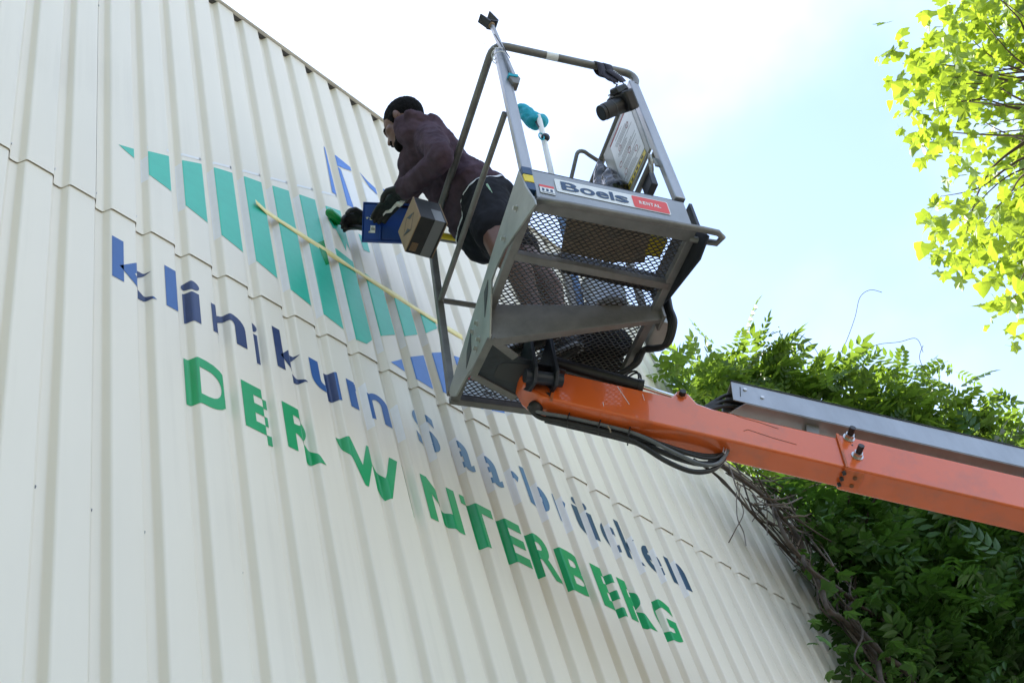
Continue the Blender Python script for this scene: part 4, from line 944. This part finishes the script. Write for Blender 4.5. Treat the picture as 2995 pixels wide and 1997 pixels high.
# aluminium batten tied to the near left post with black angled bracket on top
bt0, bt1 = V(.045, -.026, .80), V(.012, -.005, 1.235)
bt = thing('alloy_batten', 'thin aluminium batten tied to the corner post, black bracket on top', 'batten', bw(bt0))
MB(F).bar(bt0, bt1, .014, .020, (0, 1, 0)).build('batten', 'alu', bt, bevel=.002)
MB(F).bar(bt0 + V(-.004, -.013, .12), bt1 + V(-.004, -.013, -.10), .003, .003, (0, 1, 0)).build('slot', 'dark_print', bt)
MB(F).cyl(bt1 - V(0, 0, .008), bt1 + V(0, 0, .006), .014, 14).build('collar', 'kraft', bt)
k0 = bt1 + V(.0, 0, .006)
MB(F).prism([k0 + V(-.014, -.02, 0), k0 + V(.022, -.02, .004), k0 + V(.029, -.02, .018), k0 + V(-.002, -.02, .082), k0 + V(-.007, -.02, .080), k0 + V(.022, -.02, .020), k0 + V(.017, -.02, .010), k0 + V(-.016, -.02, .005)], (0, .046, 0)).build('bracket', 'dark_steel', bt)
MB(F).prism([k0 + V(-.012, -.02, -.010), k0 + V(-.052, -.02, .036), k0 + V(-.048, -.02, .040), k0 + V(-.008, -.02, .002)], (0, .04, 0)).build('bracket', 'dark_steel', bt)
MB(F).prism([V(.020, -.032, .795), V(.062, -.034, .80), V(.070, -.034, .782), V(.060, -.030, .745), V(.036, -.028, .745)], (0, .038, 0)).build('foot_bracket', 'steel', bt, bevel=.002)
MB(F).prism([V(.022, -.034, .806), V(.062, -.036, .803), V(.058, -.036, .785), V(.020, -.034, .786)], (0, .03, .002)).build('tape_wrap', 'teal_cloth', bt)
for zz in (1.0, .97): MB(F).tube([V(.012 + .028 * math.cos(t), -.004 + .030 * math.sin(t), zz + .008 * math.cos(t)) for t in np.linspace(0, 6.28, 16)], .002, 6).build('tie_wire', 'sticker', bt)
MB(F).tube([V(.0, -.02, 1.01), V(-.05, -.02, 1.03), V(-.11, -.02, 1.055)], .0008, 5).build('loose_wire', 'sticker', bt)
# glossy black bag by the control panel
bg_ = MB(F)
bg_.chain([V(.598, .385, .955), V(.600, .40, .87), V(.598, .42, .77), V(.595, .43, .66)], [.018, .040, .062, .075]); bg_.chain([V(.600, .345, .80), V(.600, .335, .66)], [.035, .060]); bg_.cap(V(.59, .48, .72), .05, V(.59, .50, .64), .065)
tag(bg_.build('plastic_bag', 'black_gloss', remesh=.008, sm=5, disp=(.09, .028)), 'glossy black bag hanging inside by the instruction board', 'bag')
# clutter on the mesh floor
cs = MB(F); cs.prism([(.17, .045, .010), (.50, .04, .010), (.53, .20, .010), (.40, .225, .012), (.20, .215, .010)], (0, 0, .006)); tag(cs.build('cardboard_sheet', 'card_dirty'), 'stained cardboard sheet lying on the mesh floor behind the toe board', 'cardboard')
yb = MB(F).box((.545, .125, .045), (.075, .085, .07)); tag(yb.build('sponge_box', 'yellow', bevel=.006), 'yellow box on the floor beside the stained cardboard sheet', 'box')
def bucket(c, r, h, mt, name, label, inner):
    t = thing(name, label, 'bucket', bw(c)); c = V(c)
    MB(F).tube([c, c + V(0, 0, h)], [r * .86, r], 24).build('pail', mt, t, bevel=.003)
    MB(F).tube([c + V(r * math.cos(a), r * math.sin(a), h - .006) for a in np.linspace(0, 6.283, 25)], .005, 6, caps=False).build('rim', mt, t)
    MB(F).tube([c + V(r * 1.02 * math.cos(a), .02, h - .02 - r * .9 * math.sin(a)) for a in np.linspace(0, math.pi, 14)], .002, 6).build('handle', 'zinc', t)
    return t
bucket((.485, .455, .010), .085, .16, 'bucket', 'paint_bucket', 'pale paint bucket standing behind the tapered beam on the mesh floor', 0)
bucket((.42, .82, .010), .075, .15, 'paint_blue', 'paint_bucket', 'blue paint bucket near the far end of the mesh floor', 0)
tbg = MB(F); tbg.chain([V(.50, .66, .075), V(.60, .66, .07)], [.07, .065]); tbg.chain([V(.47, .72, .06), V(.60, .75, .06)], [.058, .058])
tag(tbg.build('tool_bag', 'shorts', remesh=.01, sm=3, disp=(.06, .03)), 'dark soft tool bag lying on the right of the mesh floor', 'bag')
rgm = MB(F); rgm.chain([V(.52, .86, .03), V(.56, .89, .035), V(.60, .86, .03)], [.028, .032, .022]); tag(rgm.build('rag', 'rag', remesh=.006, sm=2, disp=(.02, .02)), 'red and white rag in the far right corner of the floor', 'rag')
plk = MB(F).prism([(.22, .245, .012), (.62, .27, .012), (.62, .335, .012), (.23, .31, .012)], (0, 0, .045)); tag(plk.build('tool_case', 'dark_steel', bevel=.006), 'flat black tool case lying across the mesh floor', 'case')

# ------------------------------------------------------------------ leaves
def new_mesh(name, vs, fs, mt, smooth=False):
    me = bpy.data.meshes.new(name); me.from_pydata([tuple(map(float, v)) for v in vs], [], fs); me.update(); me.materials.append(M[mt])
    if smooth: me.polygons.foreach_set('use_smooth', [True] * len(me.polygons))
    return me
def pinnate(nl=5, L=1.0, lw=.16, ll=.33, droop=.35):
    vs, fs = [], []
    def rach(t): return V(0, L * t * (1 - .12 * t * droop), -droop * L * t * t * .55)
    def leaflet(p, d, ln, wd):
        d = nrm(d); sd = nrm(np.cross(d, (0, 0, 1))); dn = V(0, 0, -1)
        b = len(vs)
        vs.extend([p, p + d * ln * .30 + sd * wd * .5 + dn * .01, p + d * ln * .62 + sd * wd * .42 + dn * ln * .08, p + d * ln + dn * ln * .22, p + d * ln * .62 - sd * wd * .42 + dn * ln * .08, p + d * ln * .30 - sd * wd * .5 + dn * .01, p + d * ln * .48 + dn * (ln * .03 + wd * .18)])
        fs.extend([(b, b + 1, b + 6), (b + 1, b + 2, b + 6), (b + 2, b + 3, b + 6), (b + 3, b + 4, b + 6), (b + 4, b + 5, b + 6), (b + 5, b, b + 6)])
    for i in range(nl):
        t = .18 + .72 * i / (nl - 1); p = rach(t)
        for sd in (-1, 1): leaflet(p, V(sd * .85, .55, -.12), ll * (1 - .35 * abs(t - .5)), lw)
    leaflet(rach(.97), V(0, 1, -.25), ll, lw)
    r0, r1, r2 = rach(0), rach(.5), rach(1); b = len(vs); e = V(.006, 0, 0)
    vs.extend([r0 - e, r0 + e, r1 + e, r1 - e, r2]); fs.extend([(b, b + 1, b + 2, b + 3), (b + 3, b + 2, b + 4)])
    return np.array(vs), fs
def palmate(lobes=5, depth=.45, seed=0, curl=.10, fold=.0):
    pr_ = random.Random(seed); pts = []; a0, a1 = math.radians(-58), math.radians(238); n = lobes * 4
    for i in range(n + 1):
        ph = i % 4; a = a0 + (a1 - a0) * (i + (pr_.uniform(-.28, .28) if 0 < i < n else 0)) / n
        base = {0: 1 - depth, 1: .78, 2: 1.0, 3: .80}[ph] * pr_.uniform(.90, 1.10)
        env = .58 + .42 * math.sin(max(0, min(math.pi, (i / n) * math.pi)))
        r = base * env; x, y = .5 * r * math.cos(a), .5 * r * math.sin(a) + .20
        pts.append(V(x, y, -curl * r * r - fold * abs(x) + pr_.uniform(-.03, .03)))
    vs = [V(0, .20, .02), V(0, 0, 0)] + pts; fs = [(0, i + 2, i + 3) for i in range(len(pts) - 1)] + [(0, len(vs) - 1, 1), (0, 1, 2)]
    b = len(vs); vs += [V(-.008, 0, 0), V(.008, 0, 0), V(.006, -.32, .05), V(-.006, -.32, .05)]; fs.append((b, b + 1, b + 2, b + 3))
    return np.array(vs), fs
TPL = {'pin': pinnate(), 'pin2': pinnate(4, 1.0, .16, .42, .6), 'plane': palmate(5, .40, 1, .10), 'plane2': palmate(5, .34, 2, .28, .2), 'plane3': palmate(3, .38, 3, .18, .45), 'plane4': palmate(5, .46, 4, -.12, .3), 'vine': palmate(5, .30, 5, .2), 'pin3': pinnate(5, 1.0, .115, .29, .6), 'pin4': pinnate(4, .8, .15, .38, .8)}
npr = np.random.RandomState(5)
def rand_rot(n, tilt):
    """random heading, tilted about random axes by about `tilt` radians"""
    yaw = npr.uniform(0, 2 * np.pi, n); ti = np.abs(npr.normal(0, tilt, n)); ax = npr.uniform(0, 2 * np.pi, n)
    cy, sy = np.cos(yaw), np.sin(yaw); R1 = np.zeros((n, 3, 3)); R1[:, 0, 0] = cy; R1[:, 0, 1] = -sy; R1[:, 1, 0] = sy; R1[:, 1, 1] = cy; R1[:, 2, 2] = 1
    k = np.stack([np.cos(ax), np.sin(ax), np.zeros(n)], 1); K = np.zeros((n, 3, 3))
    K[:, 0, 1] = -k[:, 2]; K[:, 0, 2] = k[:, 1]; K[:, 1, 0] = k[:, 2]; K[:, 1, 2] = -k[:, 0]; K[:, 2, 0] = -k[:, 1]; K[:, 2, 1] = k[:, 0]
    R2 = np.eye(3)[None] + np.sin(ti)[:, None, None] * K + (1 - np.cos(ti))[:, None, None] * (K @ K)
    return R2 @ R1
def in_frame(p):
    d = p - CAM; z = d @ FW; x = CXP + FPX * (d @ RT) / z; y = CYP - FPX * (d @ UP) / z
    return (x > -20) & (x < 3015) & (y > -20) & (y < 2017) & (z > 0), z
def scatter(parent, tpl, pos, size, tilt, mt, top=300, leafname='leaf', seen=None):
    n = len(pos); R = rand_rot(n, tilt); vs, fs = TPL[tpl]
    inf, z = in_frame(pos); order = np.argsort(np.where(inf, z - size * 3, 1e6)); single = [i for i in order[:top] if inf[i]]
    me = new_mesh(leafname, vs, fs, mt)
    base = Vector(LOC[parent.name])
    for i in single:
        o = bpy.data.objects.new(leafname, me); COL.objects.link(o); o.parent = parent
        m = Matrix([[*(R[i][r] * size[i]), pos[i][r] - base[r]] for r in range(3)] + [[0, 0, 0, 1]]); o.matrix_local = m
    rest = np.setdiff1d(np.arange(n), single)
    if len(rest):
        V_ = (np.einsum('nij,vj->nvi', R[rest] * size[rest][:, None, None], vs) + pos[rest][:, None, :]).reshape(-1, 3)
        nv = len(vs); lens = np.array([len(f) for f in fs]); flat_ = np.concatenate([np.array(f) for f in fs])
        loops = (flat_[None, :] + (np.arange(len(rest)) * nv)[:, None]).ravel().astype(np.int32)
        tot = np.tile(lens, len(rest)); st = np.concatenate([[0], np.cumsum(tot)[:-1]]).astype(np.int32)
        c = V_.mean(0); m2 = bpy.data.meshes.new('foliage'); m2.vertices.add(len(V_)); m2.vertices.foreach_set('co', (V_ - c).ravel().astype(np.float32))
        m2.loops.add(len(loops)); m2.loops.foreach_set('vertex_index', loops); m2.polygons.add(len(tot)); m2.polygons.foreach_set('loop_start', st); m2.polygons.foreach_set('loop_total', tot.astype(np.int32))
        m2.update(calc_edges=True); m2.materials.append(M[mt]); o = link('foliage', m2, parent, c); o['kind'] = 'stuff'
def lobes_fill(lobes, per, shell=.55):
    out_ = []
    for px, py, t, r, dn in lobes:
        c = at(px, py, t); n = max(3, int(per * dn * r * r * r ** .6 / .04))
        nc = max(3, int(n / 9)); d = npr.normal(size=(nc, 3)); d /= np.linalg.norm(d, axis=1)[:, None]
        cc_ = c + d * (r * npr.uniform(shell, 1.05, nc) ** .7)[:, None] * np.array([1, 1, .85])
        q = cc_[npr.randint(0, nc, n)] + npr.normal(0, .075, (n, 3)); out_.append(q)
    return np.concatenate(out_)
def onY(x, y, Y): r = ray(x, y); return CAM + r * ((Y - CAM[1]) / r[1])

# ---- wisteria over the low wall
wroot = onY(2700, 2400, -.25); wroot[2] = 0
wis = thing('wisteria', 'big leafy climber spilling over the low wall behind the boom', 'climber', wroot)
up_l = [(1990, 1148, 8.2, .14, 1.0), (2060, 1153, 8.3, .22, 1), (2105, 1088, 8.4, .17, .9), (2170, 1128, 8.5, .26, 1), (2230, 1088, 8.6, .19, 1), (2200, 1218, 8.8, .38, 1), (2310, 1168, 8.6, .25, 1), (2390, 1148, 8.7, .16, .8), (2420, 1243, 8.8, .34, 1),
        (2530, 1253, 8.8, .28, 1), (2570, 1158, 9.0, .12, .6), (2640, 1148, 9.2, .12, .5), (2730, 1113, 9.3, .11, .4), (2690, 1198, 9.1, .20, .8), (2790, 1208, 9.0, .13, .6), (2740, 1278, 8.9, .22, .8), (2850, 1228, 9.0, .11, .55), (2910, 1253, 9.0, .09, .5), (2860, 1313, 9.0, .11, .5),
        (2640, 1275, 9.0, .32, 1), (2820, 1330, 9.0, .08, .4), (2300, 1270, 9.0, .40, 1), (2080, 1210, 8.6, .22, 1), (2020, 1170, 8.4, .14, 1), (2530, 1360, 9.2, .5, 1), (2330, 1410, 9.0, .3, .7), (2750, 1430, 9.4, .5, 1), (2950, 1460, 9.6, .5, 1), (2220, 1350, 8.9, .2, .35), (2700, 1120, 9.1, .17, .8), (2800, 1150, 9.1, .14, .8), (2890, 1190, 9.0, .12, .8), (2620, 1140, 9.0, .16, .8), (2930, 1230, 9.0, .10, .8), (2480, 1130, 8.8, .18, .9)]
pos = lobes_fill(up_l, 92); npr.shuffle(pos)
nb = np.array([(np.abs(pos - p).max(1) < .22).sum() for p in pos]); pos = pos[nb > 7]
q3 = len(pos) // 3
for i_, (tn, lo_, hi_) in enumerate((('pin', .14, .30), ('pin3', .13, .28), ('pin4', .14, .30))):
    pp_ = pos[i_ * q3:(i_ + 1) * q3]; scatter(wis, tn, pp_, npr.uniform(lo_, hi_, len(pp_)), 1.0, 'wist_leaf', top=100)
# ---- creeper hanging down the end of the wall
croot = onY(2860, 2500, -.5); croot[2] = 0
crp = thing('creeper', 'dense dark green creeper hanging down below the boom at right', 'climber', croot)
lo_l = [(2380, 1480, 7.9, .16, .7), (2480, 1500, 7.8, .24, 1), (2560, 1560, 7.6, .30, 1), (2470, 1600, 7.5, .16, .8), (2680, 1560, 7.8, .36, 1), (2830, 1580, 7.9, .36, 1), (2960, 1620, 7.9, .34, 1), (2560, 1680, 7.4, .22, 1), (2640, 1720, 7.4, .34, 1), (2780, 1740, 7.5, .36, 1), (2930, 1780, 7.5, .36, 1),
        (2600, 1830, 7.2, .22, 1), (2660, 1880, 7.1, .28, 1), (2800, 1920, 7.2, .34, 1), (2950, 1960, 7.2, .36, 1), (2700, 2020, 7.0, .28, 1), (2590, 1960, 7.05, .14, .7), (2640, 1470, 8.4, .4, 1), (2850, 1500, 8.6, .5, 1), (3000, 1560, 8.8, .5, 1), (2750, 1700, 8.6, .7, .8), (2950, 1850, 8.6, .7, .8), (2600, 1600, 8.4, .4, .8), (3150, 1800, 8.0, .6, .8), (3050, 2100, 7.4, .6, .8), (2800, 2150, 7.2, .5, .8)]
pos = lobes_fill(lo_l, 66); npr.shuffle(pos)
npn = int(len(pos) * .80)
h2 = npn // 2
scatter(crp, 'pin2', pos[:h2], npr.uniform(.13, .28, h2), .9, 'creeper_leaf', top=150)
scatter(crp, 'pin4', pos[h2:2 * h2], npr.uniform(.15, .30, h2), .9, 'creeper_leaf', top=150)
vpos = lobes_fill([(2330, 1470, 7.5, .11, 3), (2400, 1500, 7.4, .14, 3), (2440, 1560, 7.3, .13, 3), (2500, 1470, 7.6, .16, 3), (2340, 1420, 7.8, .10, 3), (2520, 1850, 7.0, .12, 2), (2560, 1760, 7.1, .13, 2), (2660, 1990, 6.9, .12, 2), (2440, 1890, 6.35, .05, 7), (2400, 1650, 7.0, .10, 2), (2450, 1750, 6.9, .11, 2), (2510, 1880, 6.75, .10, 2.5), (2570, 1960, 6.7, .12, 2.5), (2350, 1560, 7.2, .09, 2)], 60, .2)
scatter(crp, 'vine', vpos, npr.uniform(.08, .14, len(vpos)), .7, 'creeper_leaf', top=120, leafname='lobed_leaf')
# ---- woody stems along the wall's end
PATH = [(2050, 1328), (2120, 1395), (2195, 1495), (2262, 1590), (2330, 1680), (2385, 1765), (2440, 1850), (2500, 1930), (2570, 2020), (2680, 2180), (2820, 2400)]
sr = random.Random(21)
for i in range(22):
    off = sr.uniform(0, 1) ** 1.3 * 150 - 4; Y = -.03 - .22 * sr.random() - off * .0006; i0 = sr.choice([0, 0, 0, 1, 2, 2, 3]); i1 = sr.choice([5, 7, 8, 10, 10, 10]); r0 = sr.choice([.004, .005, .006, .007, .009, .012, .016])
    pts = []
    for j in range(i0, i1 + 1):
        x, y = PATH[j]; k_ = .25 + .75 * min(1, j / 4)
        pts.append(onY(x + off * k_ + sr.uniform(-10 if off < 30 else -42, 42), y - off * .35 * k_ + sr.uniform(-34, 24), Y + sr.uniform(-.06, .04)))
    q = spline(pts, 5); MB().tube(q, [r0 * (.7 + .3 * k / len(q)) * sr.choice([.85, 1, 1, 1.1, 1.35]) for k in range(len(q))], 7).build('stem', 'bark' if sr.random() < .6 else 'bark_grey', wis, ang=70)
for i in range(46):                                         # tangle of thin runners above the wall edge
    x, y = sr.uniform(2130, 2420), 0; y = 1350 + (x - 2080) * .62 + sr.uniform(-30, 70); Y = -.05 - .3 * sr.random(); pts = [onY(x, y, Y)]
    a = sr.uniform(-.6, 1.5); ln = sr.uniform(60, 240)
    for k in range(1, 5): a += sr.uniform(-.6, .6); x += ln / 4 * math.cos(a); y += ln / 4 * math.sin(a) * .8; pts.append(onY(x, y, Y + sr.uniform(-.07, .07)))
    MB().tube(spline(pts, 4), sr.choice([.002, .003, .004, .005]), 5).build('runner', 'bark_grey' if sr.random() < .5 else 'twig', wis, ang=70)
for pts_ in ([(2440, 1060), (2470, 1010), (2500, 930), (2515, 870), (2545, 848), (2580, 855)], [(2310, 975), (2350, 985), (2390, 1030), (2400, 1080)], [(2500, 1050), (2560, 1010), (2630, 1000), (2680, 990), (2700, 1030)], [(2180, 1080), (2230, 1130), (2300, 1170), (2360, 1120), (2390, 1085)], [(2700, 1010), (2690, 1050), (2720, 1110)]):
    MB().tube(spline([at(x, y, 8.7) for x, y in pts_], 6), .0022 if pts_[0][1] < 1070 else .005, 5).build('tendril', 'twig', wis, ang=70)
for pts_ in ([(2450, 1310), (2470, 1400), (2490, 1500)], [(2340, 1560), (2420, 1640), (2520, 1720), (2580, 1740)], [(2570, 1440), (2540, 1500), (2530, 1560)], [(2640, 1700), (2700, 1760), (2720, 1840)]):
    MB().tube(spline([at(x, y, 7.6) for x, y in pts_], 6), .008, 6).build('stem', 'bark', crp, ang=70)

# ------------------------------------------------------------------ plane tree, upper right
cc0 = at(3420, 330, 12.6); RX = np.array([2.45, 2.45, 2.85])
troot = V(cc0[0] + .6, cc0[1] - .8, 0)
ptree = thing('plane_tree', 'sunlit plane tree whose crown reaches in at the upper right', 'tree', troot)
MB().tube(spline([troot, troot + V(.05, .1, 3.0), V(cc0[0] + .3, cc0[1] - .4, cc0[2] - 3.0), cc0 + V(0, 0, -.5), cc0 + V(-.1, 0, 1.6)], 8), list(np.linspace(.26, .05, 33)), 14).build('trunk', 'bark_grey', ptree)
ncl = 330; d = npr.normal(size=(ncl, 3)); d /= np.linalg.norm(d, axis=1)[:, None]
# the side towards the wall and the camera is in view: more clumps there
rad = npr.uniform(.4, 1.0, ncl) ** .6
clump = cc0 + d * RX * rad[:, None] * (1 + .16 * np.array([mnoise.noise(Vector(x) * 2.2) for x in d]))[:, None]
tw_ = random.Random(9)
for i in range(ncl):
    c = clump[i]; s0 = cc0 + V(0, 0, tw_.uniform(-1.6, .8)); mid_ = (s0 + c) / 2 + V(tw_.uniform(-.25, .25), tw_.uniform(-.25, .25), tw_.uniform(0, .35))
    MB().tube(spline([s0, mid_, (mid_ + c) / 2 + V(tw_.uniform(-.12, .12), tw_.uniform(-.12, .12), tw_.uniform(-.05, .15)), c - (c - mid_) * .06], 5), list(np.linspace(.020, .002, 16)), 6).build('branch', 'twig', ptree, ang=70)
per = 20; pos = np.repeat(clump, per, 0) + np.clip(npr.normal(0, 1, (ncl * per, 3)), -1.7, 1.7) * np.array([.24, .24, .17]); npr.shuffle(pos)
nb = np.array([(np.abs(pos - p).max(1) < .32).sum() for p in pos]); pos = pos[nb > 9]
q4 = len(pos) // 4
for i_, tn in enumerate(('plane', 'plane2', 'plane3', 'plane4')):
    pp_ = pos[i_ * q4:(i_ + 1) * q4]; scatter(ptree, tn, pp_, npr.uniform(.10, .29, len(pp_)), 1.1, 'plane_leaf', top=75)
for i in range(14):
    c = clump[npr.randint(ncl)] + npr.normal(0, .15, 3); MB().ell(c, (.016, .016, .016), n=10, m=8).build('seed_ball', 'seed', ptree)
